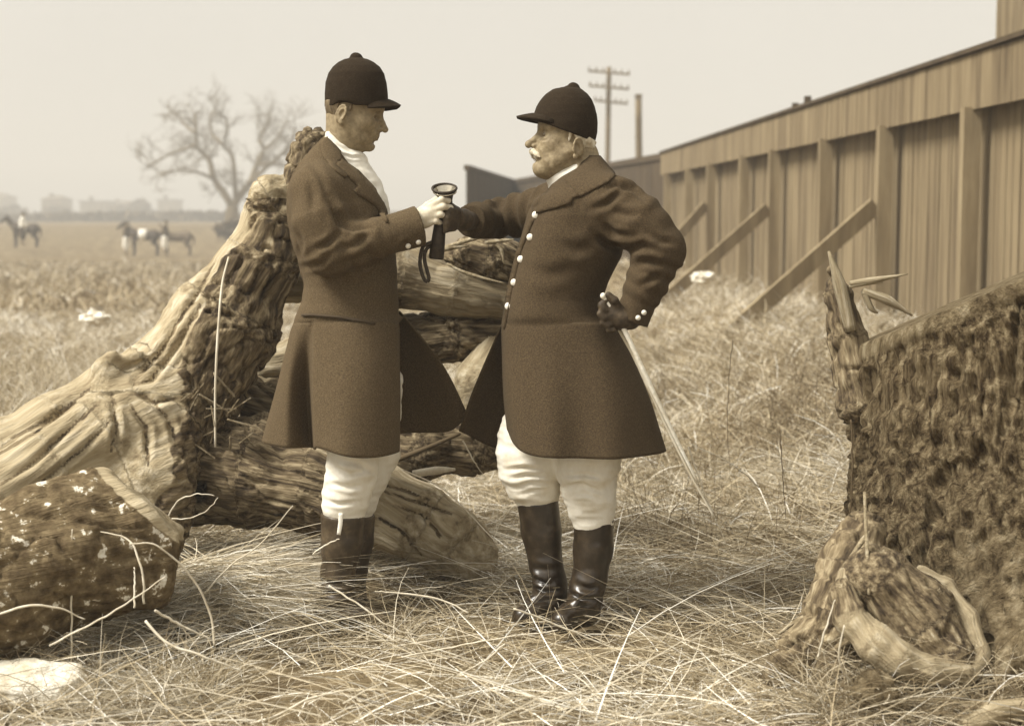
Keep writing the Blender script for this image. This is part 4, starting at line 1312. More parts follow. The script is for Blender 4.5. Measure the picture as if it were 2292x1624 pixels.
def younger_man():
    Y = 5.0
    q = lambda u, v, d=0.: P(u, v, Y + d)
    f = thing('person', (q(770, 1370)[0], Y, 0), 'tall clean shaven younger man in long dark riding coat looking down at the cup', 'person')
    # ---- skin body: head, neck, torso, limbs
    hc = q(790, 247)
    G = Grid(hc - (.14, .115, .19), hc + (.16, .115, .13), .0026)
    T, R = head_into(G, hc, 1.0, 1, -14, -4, False, q(766, 350), (-.020, -.020))
    Vh, Fh = G.mesh()
    Vh = crease(Vh, Fh, [([(852, 294), (843, 304), (838, 316)], 3, .0018), ([(858, 263), (848, 266), (838, 263)], 3, .002)])
    G = Grid((-.85, 4.6, .02), (-.1, 5.35, 1.62), .011)
    G.stack(slices([(345, 735, 770, .07, 0), (380, 690, 800, .13, 0), (430, 670, 835, .17, 0), (500, 670, 850, .17, 0), (620, 695, 865, .14, 0), (720, 690, 870, .15, 0), (800, 700, 870, .15, 0)], Y))
    G.chain([q(755, 330), q(740, 380)], [.055, .06], .04)
    sh = {}
    for s, el, wr_ in ((-1, q(738, 560, -.2), q(925, 503, -.15)), (1, q(715, 560, .23), q(742, 700, .23))):
        G.chain([q(712, 425, s * .17), el, wr_], [.05, .042, .027], .03, .01)
    for s, u in ((-1, 0), (1, 26)):
        G.chain([q(785 + u, 800, s * .09), q(790 + u, 1060, s * .1), q(760 + u, 1200, s * .1), q(758 + u, 1340, s * .1)], [.085, .055, .05, .035], .04, .01)
    Vb, Fb = G.mesh()
    # hand gripping the horn
    def D(u, v, d): return P(u, v, Y + d)
    G = Grid(D(900, 560, -.25), D(1030, 420, -.04), .0022)
    G.chain([D(915, 508, -.15), D(942, 490, -.152), D(965, 474, -.155)], [.027, .027, .020], .01)
    G.ell(D(952, 488, -.155), (.034, .017, .031), rotm('Y', -28), .012)
    for k, (a, b, c, d, r) in enumerate((
            (D(962, 462, -.158), D(988, 447, -.169), D(1003, 449, -.148), D(1000, 455, -.122), .0100),
            (D(964, 474, -.160), D(992, 462, -.172), D(1008, 465, -.148), D(1003, 470, -.122), .0102),
            (D(962, 486, -.160), D(986, 480, -.170), D(1001, 484, -.147), D(996, 488, -.122), .0096),
            (D(956, 497, -.158), D(976, 495, -.166), D(990, 500, -.145), D(985, 504, -.124), .0088))):
        G.chain([a, b, c, d], [r * 1.12, r, r * .93, r * .82], .010, .003)
        G.ell(b, (r * 1.12, r * 1.1, r * 1.08), None, .003)
    G.chain([D(940, 476, -.140), D(958, 460, -.118), D(976, 448, -.104), D(992, 443, -.106)], [.0155, .0125, .011, .009], .012, .004)
    V3, F3 = G.mesh()
    V = np.vstack([Vh, Vb]); F = np.vstack([Fh, Fb + len(Vh)])
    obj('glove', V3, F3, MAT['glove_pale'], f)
    obj('body', V, F, MAT['skin'], f)
    for y in (-1, 1):
        obj('eye', *blob(T(.0742, y * .031, -.0005), np.array([.0105, .0125, .0105]), 2, 0), MAT['eye'], f)
        obj('eyebrow', *tube([T(.0885, y * .014, .027), T(.083, y * .034, .030), T(.072, y * .052, .024)], [.003, .0042, .002], 8, 5), MAT['hair_dark'], f)
    # ---- hair
    G = Grid(hc - (.14, .11, .12), hc + (.14, .11, .13), .003)
    G.ell(T(-.004, 0, .026), np.array([.100, .0815, .096]), R, 0, 'u', clip=[(R @ np.array([1, 0, .1]), T(-.034, 0, .0)), (R @ np.array([-.3, 0, -1]), T(-.06, 0, -.075)), ((0, 0, 1), q(790, 226)), ((-1, 0, -.1), q(730, 240))])
    for y in (-1, 1): G.cap(T(.004, y * .0745, .03), T(.004, y * .0735, -.004), .006, .004, .008)
    V, F = G.mesh(); V = V + vnormals(V, F) * (.0018 * noise(V * np.array([120, 120, 60.]), 5))[:, None]
    obj('hair', V, F, MAT['hair_dark'], f)
    # ---- cap
    capc = q(797, 205)
    G = Grid(capc - (.15, .12, .09), capc + (.19, .12, .14), .0035)
    up = nz((-.02, 0, 1))
    rw = [(129.5, 792, 802), (131, 777, 817), (134, 768, 827), (140, 757, 838), (150, 745, 850), (165, 735, 860), (185, 729, 865), (210, 727, 868), (239, 727, 868)]
    G.stack(slices([(v, a, b, (b - a) / 2 / 683 * .87, 0) for v, a, b in rw], Y), 0, 'u')
    G.cap(q(797, 136), q(797, 133), .026, .022, .004)
    for sy in (-1, 1): G.ell(q(768, 250, sy * .09), (.045, .06, .032), None, .008, 's')
    V, F = G.mesh()
    V = V + vnormals(V, F) * (.0007 * noise(V * 60, 3))[:, None]
    cap = obj('cap', V, F, MAT['cap'], f)
    rows = []
    for t in np.linspace(0, 1, 7):
        row = []
        for a in np.linspace(-64, 64, 15):
            ra = math.radians(a)
            base = q(797, 230) + np.array([.100 * math.cos(ra), .086 * math.sin(ra), .004 - .014 * abs(math.sin(ra))])
            ext = .050 * max(math.cos(ra * 1.35), 0) ** .75
            drop = -.012 * t - .010 * t * t
            row.append(base + np.array([math.cos(ra * .8), math.sin(ra * .8), 0]) * (ext * t - .006) + (0, 0, drop + .010 - .003 * math.cos(ra)))
        rows.append(row)
    V, F = loft(rows, 7, 29, .008)
    obj('peak', V, F, MAT['cap'], cap)
    # ---- shirt and stock
    G = Grid(q(680, 500, -.14), q(900, 270, .14), .004)
    G.stack(slices([(296, 730, 742, .050, 0), (312, 730, 765, .060, 0), (328, 731, 790, .064, 0), (345, 733, 818, .066, 0), (365, 738, 826, .066, 0), (400, 745, 850, .07, 0),
                    (440, 750, 867, .075, 0), (490, 755, 875, .07, 0)], Y))
    V, F = G.mesh()
    V = V + vnormals(V, F) * (.003 * noise(V * np.array([40, 40, 70.]) @ rotm('Y', 35), 6))[:, None]
    V = crease(V, F, [([(755, 322), (775, 336), (800, 350)], 3, .004), ([(765, 345), (790, 352), (815, 352)], 3, .004), ([(800, 372), (815, 400), (835, 440)], 3, .003)])
    obj('stock', relax(V, F, 1, .3), F, MAT['linen'], f)
    # ---- coat skirts
    def rip(G_):
        s = np.linspace(0, 1, G_.shape[0])[:, None]
        t = np.linspace(0, 1, G_.shape[1])[None]
        G_[:, :, 1] += .017 * t * np.sin(s * 23 + 1) + .007 * t * np.sin(s * 51)
        G_[:, :, 2] += .004 * t * np.sin(s * 30)
        return G_
    waist = [q(893, 722, -.05), q(878, 720, -.13), (q(820, 716, -.185)), q(760, 716, -.19), q(712, 718, -.17), q(700, 719, -.150), q(690, 720, -.145), q(665, 722, -.09), q(656, 724, -.01), q(668, 724, .1), q(720, 722, .19), q(800, 720, .2), q(860, 716, .17), q(888, 706, .13), q(894, 694, .10)]
    mid = [q(893, 860, -.10), q(888, 860, -.16), q(830, 862, -.235), q(765, 862, -.25), q(706, 862, -.225), q(701, 860, -.15), q(688, 860, -.05), q(645, 860, -.10), q(622, 860, -.02), q(635, 860, .11), q(700, 855, .24), q(800, 850, .27), q(900, 840, .24), q(965, 825, .19), q(992, 817, .15)]
    hem = [q(891, 1012, -.12), q(886, 1016, -.19), q(830, 1021, -.27), q(765, 1018, -.29), q(710, 1007, -.26), q(705, 1003, -.16), q(696, 1000, -.01), q(640, 1004, -.11), q(588, 990, -.03), q(604, 985, .12), q(690, 980, .27), q(800, 975, .33), q(900, 972, .3), q(1000, 966, .25), q(1048, 925, .2)]
    SV, SF = loft([waist, mid, hem], 150, 40, .006, rip, .06)
    obj('coat_skirt', SV, SF, MAT['coat'], f)
    # ---- coat: upper part and sleeves
    G = Grid((-.92, 4.62, .90), (-.12, 5.36, 1.66), .0052)
    G.stack(slices([(309, 722, 738, .045, 0), (320, 713, 750, .065, 0), (335, 698, 764, .09, 0), (352, 684, 780, .12, 0), (372, 668, 795, .145, 0), (400, 654, 826, .175, 0),
                    (430, 645, 846, .19, 0), (460, 643, 860, .2, 0), (500, 647, 872, .2, 0), (560, 664, 884, .19, 0), (610, 679, 889, .175, 0), (640, 681, 890, .172, 0),
                    (675, 676, 892, .18, 0), (705, 664, 893, .19, 0), (722, 660, 893, .192, 0), (742, 668, 884, .172, 0)], Y), 0, 'u', pw=2.3)
    sN = [q(712, 432, -.165), q(716, 500, -.20), q(735, 562, -.205)]
    G.chain(sN, [.083, .079, .074], .05, .03)
    G.cap(q(735, 562, -.205), q(850, 530, -.19), .076, .058, .02)
    G.cap(q(850, 530, -.19), q(940, 505, -.155), .058, .066, .02, cut=True)
    G.cap(q(940, 505, -.155), q(948, 502, -.152), .046, .046, 0, 's')
    G.chain([q(712, 432, .165), q(700, 520, .23), q(715, 600, .235), q(742, 690, .23)], [.08, .07, .062, .055], .05, .03)
    V, F = G.mesh()
    V = sleeve_folds(V, F, q(700, 470, -.2), q(735, 575, -.2), .004, 2.2, 4, .09)
    V = sleeve_folds(V, F, q(745, 575, -.2), q(870, 525, -.18), .004, 3, 6, .08)
    N = vnormals(V, F); V = V + N * (.0030 * fbm(V * 9, 2, 3))[:, None]
    V = crease(V, F, [([(752, 470), (765, 500), (790, 512)], 7, .010), ([(735, 440), (752, 480), (760, 520)], 8, .008), ([(765, 508), (800, 512), (835, 508)], 6, .008),
                      ([(670, 600), (720, 590), (745, 560)], 7, .006), ([(700, 560), (735, 545), (760, 520)], 7, .009), ([(690, 395), (700, 440), (700, 480)], 9, .006),
                      ([(760, 560), (800, 545), (830, 520)], 7, .007), ([(745, 600), (800, 580), (840, 560)], 7, .006), ([(770, 640), (820, 625), (860, 600)], 9, .005),
                      ([(690, 350), (720, 400), (735, 440)], 8, .004), ([(672, 575), (675, 545), (665, 515)], 6, .005), ([(892, 560), (905, 545), (925, 545)], 5, .004)])
    V = seam(V, F, SV, SF, 690, 728)
    V = relax(V, F, 1, .25)
    coat = obj('coat', V, F, MAT['coat'], f)
    bv = bvh_of(V, F)
    # lapel, collar, pocket flap, cuff
    obj('lapel', *drape([(760, 356), (800, 384), (830, 415), (850, 440), (862, 470), (868, 500), (862, 498), (840, 462), (800, 436), (790, 425), (800, 418), (775, 392), (750, 372)], bv, .007, 8, back=.004), MAT['coat'], coat)
    obj('collar', *drape([(731, 309), (760, 340), (762, 358), (752, 372), (776, 394), (772, 400), (745, 380), (722, 350), (716, 322)], bv, .007, 7, back=.004), MAT['coat'], coat)
    for (u, v) in ((936, 541), (913, 550)):
        p, n = hit(bv, u, v)
        if p is not None: button(coat, p, n, .0085)
    obj('pocket_flap', *drape([(678, 703), (700, 702), (760, 707), (838, 722), (838, 727), (760, 713), (700, 707), (678, 708)], bv, .0065, 8, back=.004), MAT['far_dark'], coat)
    # ---- breeches
    G = Grid((-.75, 4.75, .22), (-.2, 5.3, 1.15), .006)
    G.chain([q(792, 860, -.09), q(792, 1010, -.10), q(786, 1060, -.10), q(776, 1110, -.10), q(770, 1146, -.10), q(768, 1185, -.10)], [.10, .082, .077, .072, .060, .050], .03)
    G.chain([q(835, 860, .09), q(838, 1010, .10), q(820, 1060, .10), q(800, 1110, .10), q(795, 1160, .10)], [.10, .080, .072, .066, .058], .03)
    V, F = G.mesh()
    N = vnormals(V, F)
    V = V + N * (.004 * noise(V * np.array([8, 8, 44.]) , 12) + .003 * noise(V * np.array([20, 20, 70.]), 13))[:, None]
    V = crease(V, F, [([(745, 1040), (780, 1062), (835, 1050)], 5, .009), ([(760, 1030), (800, 1035), (845, 1062)], 5, .008), ([(735, 1082), (780, 1090), (820, 1086)], 5, .007), ([(730, 1122), (760, 1128), (815, 1120)], 4, .006)])
    obj('breeches', relax(V, F, 1, .3), F, MAT['breeches'], f)
    # ---- boots
    for s, u, m in ((-1, 0, -.10), (1, 26, .10)):
        boot(f, [q(767 + u, 1150, m), q(765 + u, 1210, m), q(757 + u, 1280, m), q(757 + u, 1335, m)], [.072, .067, .056, .050],
             ([q(757 + u, 1335, m), q(765 + u, 1372, m - .0), q(800 + u, 1378, m - .01), q(850 + u, 1388, m - .02)], [.05, .050, .042, .034]), Y, MAT['boot2'], 3 + s, .012,
             [([(705, 1300), (760, 1310), (805, 1292)], 6, .008), ([(715, 1325), (765, 1330), (810, 1318)], 6, .007)] if s < 0 else ())
    V, F = tube([q(763, 1148, -.172), q(762, 1170, -.176), q(758, 1196, -.176)], [.0075, .0075, .006], 10, 8)
    V[:, 1] = (V[:, 1] - V[:, 1].mean()) * .3 + V[:, 1].mean()
    obj('garter_strap', V, F, MAT['linen'], f)
younger_man()

def older_man():
    Y = 4.9
    q = lambda u, v, d=0.: P(u, v, Y + d)
    f = thing('person', (q(1265, 1385)[0], Y, 0), 'stout moustached older man in dark buttoned riding coat, gloved hand on hip', 'person')
    hc = q(1271, 309)
    G = Grid(hc - (.17, .125, .19), hc + (.14, .125, .13), .0026)
    T, R = head_into(G, hc, 1.02, -1, 7, 8, True, q(1302, 380), (-.022, -.030), .0795)
    Vh, Fh = G.mesh()
    Vh = crease(Vh, Fh, [([(1199, 330), (1208, 342), (1212, 356)], 3, .002), ([(1204, 310), (1216, 314), (1230, 311)], 2.5, .0016), ([(1232, 290), (1246, 292), (1256, 288)], 2.5, .0015),
                         ([(1222, 345), (1230, 360), (1232, 374)], 4, .0014), ([(1238, 384), (1262, 372), (1285, 356)], 4, .0025)])
    G = Grid((-.25, 4.55, .02), (.65, 5.35, 1.6), .011)
    G.stack(slices([(375, 1290, 1345, .08, 0), (400, 1250, 1365, .13, 0), (440, 1225, 1375, .17, 0), (530, 1195, 1375, .18, 0), (630, 1165, 1345, .17, 0), (720, 1150, 1355, .17, 0), (820, 1150, 1380, .17, 0)], Y))
    G.chain([q(1300, 350), q(1308, 400)], [.058, .065], .04)
    G.chain([q(1378, 450, -.15), q(1480, 562, -.19), q(1415, 690, -.2)], [.055, .045, .028], .03, .01)
    G.chain([q(1240, 455, .16), q(1120, 495, .32), q(1040, 494, .06)], [.05, .042, .027], .03, .01)
    G.chain([q(1230, 820, .06), q(1185, 1050, .02), q(1205, 1130, .02), q(1222, 1300, .0)], [.1, .065, .055, .035], .04, .01)
    G.chain([q(1330, 820, -.06), q(1315, 1050, -.08), q(1327, 1170, -.08), q(1310, 1320, -.1)], [.1, .065, .055, .035], .04, .01)
    Vb, Fb = G.mesh()
    obj('body', np.vstack([Vh, Vb]), np.vstack([Fh, Fb + len(Vh)]), MAT['skin_old'], f)
    for y in (-1, 1):
        obj('eye', *blob(T(.0742, y * .031, -.0005), np.array([.0105, .0125, .0105]) * 1.02, 2, 0), MAT['eye'], f)
        obj('eyebrow', *tube([T(.088, y * .013, .026), T(.085, y * .033, .031), T(.072, y * .052, .022)], [.004, .0052, .002], 8, 5), MAT['hair_white'], f)
    # moustache
    G = Grid(T(.09, 0, -.06) - .07, T(.09, 0, -.06) + .07, .0022)
    for y in (-1, 1):
        G.chain([T(.103, y * .002, -.0515), T(.1045, y * .013, -.0560), T(.094, y * .030, -.0650), T(.086, y * .040, -.0720)], [.0062, .0088, .0068, .0028], .006)
    V, F = G.mesh(); V = V + vnormals(V, F) * (.0016 * noise(V * np.array([160, 160, 60.]), 5))[:, None]
    rr = random.Random(4); ms = [(V, [tuple(x) for x in F.tolist()])]
    for k in range(150):
        y = rr.choice((-1, 1)); a0 = rr.uniform(0, .8)
        st = np.array([.106 - .012 * a0, y * (.002 + .028 * a0), -.052 - .012 * a0]) + np.array([rr.gauss(0, .0015), 0, rr.gauss(0, .003)])
        en = st + np.array([-.003 - .008 * a0, y * rr.uniform(.006, .014), -rr.uniform(.010, .020)])
        ms.append(tube([T(*st), T(*((st + en) / 2 + np.array([.003, 0, .001]))), T(*en)], [.0009, .0004], 5, 3))
    obj('moustache', *join(ms), MAT['hair_white'], f)
    G = Grid(hc - .16, hc + .16, .003)
    G.ell(T(.001, 0, .022), np.array([.095, .083, .094]) * 1.02, R, 0, 'u', clip=[(R @ np.array([1, 0, -.45]), T(.004, 0, .03)), (R @ np.array([-.6, 0, -1]), T(-.06, 0, -.058)), ((.353, 0, .936), q(1190, 262))])
    for y in (-1, 1): G.cap(T(.006, y * .0765, .025), T(.008, y * .074, -.012), .007, .003, .01)
    for sy in (-1, 1):
        G.chain([q(1262, 286, sy * .070), q(1280, 291, sy * .074), q(1304, 301, sy * .062), q(1315, 312, sy * .050), q(1322, 325, sy * .033), q(1322, 336, sy * .012)], [.004, .006, .008, .010, .012, .012], .008)
    V, F = G.mesh(); V = V + vnormals(V, F) * (.0022 * noise(V * np.array([120, 120, 60.]), 5))[:, None]
    obj('hair', V, F, MAT['hair_white'], f)
    # cap, tipped back: lower at the nape
    G = Grid(hc + (-.19, -.13, -.09), hc + (.16, .13, .24), .0035)
    rw = [(195, 1262, 1282), (197, 1247, 1296), (201, 1236, 1304), (210, 1222, 1315), (222, 1211, 1324), (238, 1201, 1331), (256, 1194, 1336), (275, 1190, 1338), (298, 1189, 1337), (325, 1192, 1330)]
    G.stack(slices([(v, a, b, (b - a) / 2 / 697 * .88, 0) for v, a, b in rw], Y), 0, 'u')
    X = G.ax[0][:, None, None]; Z = G.ax[2][None, None, :]; pc = q(1190, 268)
    G.F = np.maximum(G.F, (X - pc[0]) * -.353 + (Z - pc[2]) * -.936)
    G.cap(q(1281, 203), q(1283, 200), .027, .022, .004)
    V, F = G.mesh()
    V = V + vnormals(V, F) * (.0007 * noise(V * 60, 3))[:, None]
    cap = obj('cap', V, F, MAT['cap'], f)
    rows = []
    for t in np.linspace(0, 1, 7):
        row = []
        for a in np.linspace(-70, 70, 15):
            ra = math.radians(a)
            x_, y_ = -math.cos(ra), math.sin(ra)
            base = q(1262, 270) + np.array([.104 * x_, .092 * y_, 0])
            base[2] = q(1200, 262)[2] - .32 * (base[0] - q(1195, 262)[0])
            ext = .052 * max(math.cos(ra * 1.25), 0) ** .75
            d = np.array([-math.cos(ra * .8), math.sin(ra * .8), 0])
            row.append(base + d * (ext * t - .006) + (0, 0, .006 - .006 * t - .004 * t * t))
        rows.append(row)
    V, F = loft(rows, 7, 29, .009)
    obj('peak', V, F, MAT['cap'], cap)
    # stock
    G = Grid(q(1180, 480, -.14), q(1380, 335, .14), .004)
    G.stack(slices([(350, 1306, 1322, .045, 0), (358, 1290, 1326, .062, 0), (368, 1270, 1330, .068, 0), (380, 1244, 1332, .070, 0), (391, 1221, 1334, .070, 0), (398, 1221, 1334, .07, 0), (415, 1226, 1334, .066, 0), (436, 1228, 1334, .062, 0)], Y))
    V, F = G.mesh()
    V = V + vnormals(V, F) * (.0015 * noise(V * 40, 6))[:, None]
    obj('stock', V, F, MAT['linen'], f)
    # skirts
    def rip(G_):
        s = np.linspace(0, 1, G_.shape[0])[:, None]
        t = np.linspace(0, 1, G_.shape[1])[None]
        G_[:, :, 1] += .022 * t * np.sin(s * 19 + 2) + .008 * t * np.sin(s * 47)
        return G_
    waist = [q(1123, 722, -.03), q(1135, 722, -.10), q(1180, 721, -.168), q(1240, 721, -.195), q(1300, 721, -.195), q(1342, 721, -.165), q(1370, 722, -.08), q(1376, 722, .0), q(1366, 722, .1), q(1305, 724, .185), q(1220, 724, .195), q(1152, 724, .14), q(1124, 724, .06)]
    mid = [q(1128, 880, -.07), q(1140, 880, -.14), q(1190, 885, -.215), q(1250, 888, -.25), q(1320, 888, -.255), q(1390, 886, -.22), q(1440, 880, -.11), q(1444, 872, .0), q(1420, 870, .12), q(1320, 870, .24), q(1210, 870, .25), q(1125, 870, .21), q(1062, 868, .13)]
    hem = [q(1136, 962, -.09), q(1152, 992, -.16), q(1185, 1016, -.23), q(1250, 1026, -.28), q(1330, 1029, -.29), q(1410, 1024, -.25), q(1482, 1010, -.12), q(1484, 1004, .0), q(1460, 1000, .13), q(1350, 995, .27), q(1220, 996, .29), q(1110, 1002, .25), q(1027, 966, .17)]
    SV, SF = loft([waist, mid, hem], 150, 40, .006, rip, .06)
    obj('coat_skirt', SV, SF, MAT['coat2'], f)
    # coat
    G = Grid((-.30, 4.48, .88), (.68, 5.42, 1.60), .0056)
    G.stack(slices([(350, 1314, 1342, .05, 0), (362, 1300, 1352, .075, 0), (378, 1280, 1366, .10, 0), (396, 1252, 1380, .135, 0), (414, 1232, 1392, .165, 0), (432, 1222, 1400, .185, 0), (446, 1196, 1404, .2, 0),
                    (480, 1180, 1408, .21, 0), (530, 1166, 1403, .215, 0), (580, 1153, 1388, .21, 0), (630, 1141, 1362, .2, 0), (665, 1132, 1350, .195, 0), (700, 1126, 1358, .2, 0), (730, 1121, 1380, .205, 0), (744, 1121, 1386, .205, 0), (766, 1132, 1380, .18, 0)], Y), 0, 'u', pw=2.3)
    G.chain([q(1376, 455, -.15), q(1430, 500, -.19), q(1476, 560, -.205)], [.085, .082, .078], .05, .03)
    G.chain([q(1476, 560, -.205), q(1450, 630, -.21), q(1424, 690, -.21)], [.078, .064, .055], .02, .01)
    G.cap(q(1424, 690, -.21), q(1412, 718, -.21), .055, .056, .0, cut=True)
    G.chain([q(1238, 462, .17), q(1170, 478, .26), q(1110, 490, .31)], [.08, .068, .060], .05, .02)
    G.cap(q(1110, 490, .31), q(1052, 494, .10), .060, .054, .02, cut=True)
    V, F = G.mesh()
    V = sleeve_folds(V, F, q(1240, 462, .17), q(1110, 490, .30), .010, 3.5, 4, .085)
    V = sleeve_folds(V, F, q(1110, 490, .31), q(1050, 494, .10), .006, 3, 14, .075)
    V = sleeve_folds(V, F, q(1380, 460, -.17), q(1476, 555, -.2), .004, 2.6, 6, .10)
    V = sleeve_folds(V, F, q(1476, 560, -.2), q(1424, 690, -.21), .004, 4, 8, .09)
    N = vnormals(V, F); V = V + N * (.0035 * fbm(V * 8, 2, 3))[:, None]
    V = crease(V, F, [([(1330, 520), (1360, 548), (1400, 552)], 9, .012), ([(1345, 500), (1375, 525), (1420, 530)], 8, .009), ([(1320, 470), (1360, 455), (1400, 420)], 7, .008),
                      ([(1400, 560), (1440, 550), (1470, 565)], 8, .010), ([(1415, 590), (1455, 585), (1490, 600)], 8, .009), ([(1345, 430), (1380, 412), (1420, 425), (1445, 450)], 6, .010),
                      ([(1250, 540), (1290, 560), (1340, 545)], 12, .005), ([(1180, 600), (1230, 615), (1300, 600)], 14, .004), 
                      ([(1430, 640), (1460, 625), (1480, 610)], 7, .007), ([(1365, 470), (1400, 480), (1440, 480)], 8, .006), ([(1455, 520), (1480, 540), (1510, 545)], 7, .006),
                      ([(1225, 445), (1195, 465), (1190, 485)], 5, .008)])
    V = seam(V, F, SV, SF, 706, 732)
    V = relax(V, F, 1, .35)
    coat = obj('coat', V, F, MAT['coat2'], f)
    bv = bvh_of(V, F)
    obj('lapel', *drape([(1232, 428), (1262, 405), (1288, 428), (1300, 440), (1283, 444), (1278, 456), (1250, 465), (1215, 474), (1192, 482), (1196, 458), (1215, 438)], bv, .006, 7, back=.004), MAT['coat2'], coat)
    obj('collar', *drape([(1316, 351), (1341, 351), (1378, 394), (1360, 410), (1330, 425), (1298, 442), (1287, 428), (1264, 406), (1290, 384)], bv, .006, 7, back=.004), MAT['coat2'], coat)
    obj('front_edge', *drape([(1186, 490), (1196, 492), (1168, 560), (1146, 650), (1130, 745), (1122, 745), (1136, 650), (1158, 560)], bv, .004, 7, back=.003), MAT['coat2'], coat)
    for (u, v) in ((1199, 481), (1187, 531), (1166, 580), (1151, 632), (1138, 685), (1441, 699), (1428, 711)):
        p, n = hit(bv, u, v)
        if p is not None: button(coat, p, n * .4 + np.array([0, -1, 0]) * .6, .0112 if u < 1300 else .008)
    # breeches
    G = Grid((-.15, 4.5, .22), (.5, 5.2, 1.15), .006)
    G.chain([q(1235, 860, .05), q(1192, 985, .03), q(1182, 1040, .01), q(1196, 1090, .01), q(1203, 1112, .01), q(1208, 1150, .01)], [.125, .105, .092, .073, .054, .048], .04)
    G.chain([q(1330, 860, -.07), q(1318, 1000, -.08), q(1316, 1050, -.08), q(1322, 1120, -.08), q(1328, 1166, -.08), q(1329, 1195, -.08)], [.125, .10, .088, .074, .054, .050], .04)
    V, F = G.mesh()
    N = vnormals(V, F)
    V = V + N * (.006 * noise(V * np.array([7, 7, 36.]) @ rotm('Y', 8), 12) * sm(.95, .8, V[:, 2]) + .003 * noise(V * np.array([20, 20, 90.]), 13))[:, None]
    V = crease(V, F, [([(1130, 1050), (1170, 1046), (1215, 1050)], 4, .007), ([(1140, 1072), (1180, 1062), (1225, 1066)], 4, .007), ([(1150, 1092), (1190, 1080), (1232, 1082)], 4, .007), ([(1160, 1108), (1200, 1096), (1236, 1096)], 3, .005),
                      ([(1260, 1065), (1310, 1060), (1350, 1072)], 4, .008), ([(1262, 1090), (1300, 1082), (1345, 1100)], 4, .008), ([(1270, 1110), (1310, 1104), (1345, 1118)], 4, .006)])
    obj('breeches', relax(V, F, 1, .3), F, MAT['breeches2'], f)
    # boots
    boot(f, [q(1203, 1118, .01), q(1212, 1190, .01), q(1222, 1260, .0), q(1232, 1310, .0)], [.0680, .065, .054, .050],
         ([q(1232, 1310, .0), q(1232, 1350, -.01), q(1200, 1365, -.06), q(1172, 1378, -.10)], [.05, .054, .044, .038]), Y, MAT['boot'], 3, .0,
         [([(1180, 1285), (1205, 1300), (1235, 1312)], 5, .010), ([(1180, 1306), (1215, 1322), (1255, 1322)], 5, .011), ([(1170, 1335), (1200, 1345), (1235, 1345)], 5, .007), ([(1185, 1268), (1215, 1275), (1250, 1270)], 7, .005)])
    boot(f, [q(1329, 1160, -.08), q(1328, 1225, -.08), q(1320, 1290, -.09), q(1310, 1330, -.1)], [.0645, .0635, .055, .050],
         ([q(1310, 1330, -.1), q(1308, 1362, -.11), q(1280, 1378, -.17), q(1258, 1392, -.22)], [.05, .052, .042, .038]), Y, MAT['boot'], 7, .0,
         [([(1270, 1325), (1300, 1340), (1330, 1342)], 5, .010), ([(1262, 1345), (1290, 1358), (1325, 1352)], 5, .009), ([(1290, 1308), (1320, 1318), (1345, 1312)], 6, .006)])
    # gloves: left hand on the hip, right hand on the horn
    D = q
    G = Grid(D(1320, 780, -.33), D(1450, 640, -.16), .0024)
    G.chain([D(1412, 715, -.215), D(1392, 712, -.23), D(1376, 704, -.235)], [.031, .034, .030], .015)
    for a, b, c, d, r in ((D(1372, 684, -.243), D(1356, 672, -.25), D(1346, 682, -.255), D(1352, 694, -.256), .0105), (D(1366, 697, -.247), D(1350, 690, -.255), D(1344, 702, -.257), D(1352, 712, -.258), .0108),
                          (D(1366, 710, -.247), D(1352, 709, -.255), D(1350, 722, -.255), D(1360, 728, -.256), .0105), (D(1372, 722, -.245), D(1362, 726, -.25), D(1363, 737, -.25), D(1373, 738, -.252), .0098)):
        G.chain([a, b, c, d], [r * 1.15, r * 1.05, r, r * .85], .012, .004)
    G.chain([D(1385, 690, -.245), D(1376, 672, -.262), D(1362, 660, -.262)], [.014, .012, .010], .012, .004)
    V, F = G.mesh()
    obj('glove', V, F, MAT['glove'], f)
    G = Grid(D(990, 560, -.10), D(1080, 440, .16), .0024)
    G.chain([D(1052, 494, .10), D(1036, 492, .03), D(1024, 490, .0)], [.031, .033, .027], .015)
    for a, b, c, r in ((D(1024, 474, -.03), D(1006, 471, -.055), D(993, 480, -.055), .0105), (D(1020, 486, -.032), D(1002, 486, -.06), D(988, 494, -.058), .0108),
                       (D(1018, 498, -.032), D(1000, 500, -.06), D(987, 507, -.058), .0105), (D(1016, 510, -.030), D(1000, 513, -.055), D(989, 518, -.055), .0098)):
        G.chain([a, b, c], [r * 1.15, r * 1.05, r * .9], .012, .004)
    G.chain([D(1026, 474, -.01), D(1010, 463, -.03), D(994, 466, -.03)], [.014, .012, .010], .012, .004)
    V, F = G.mesh()
    obj('glove', V, F, MAT['glove'], f)
older_man()

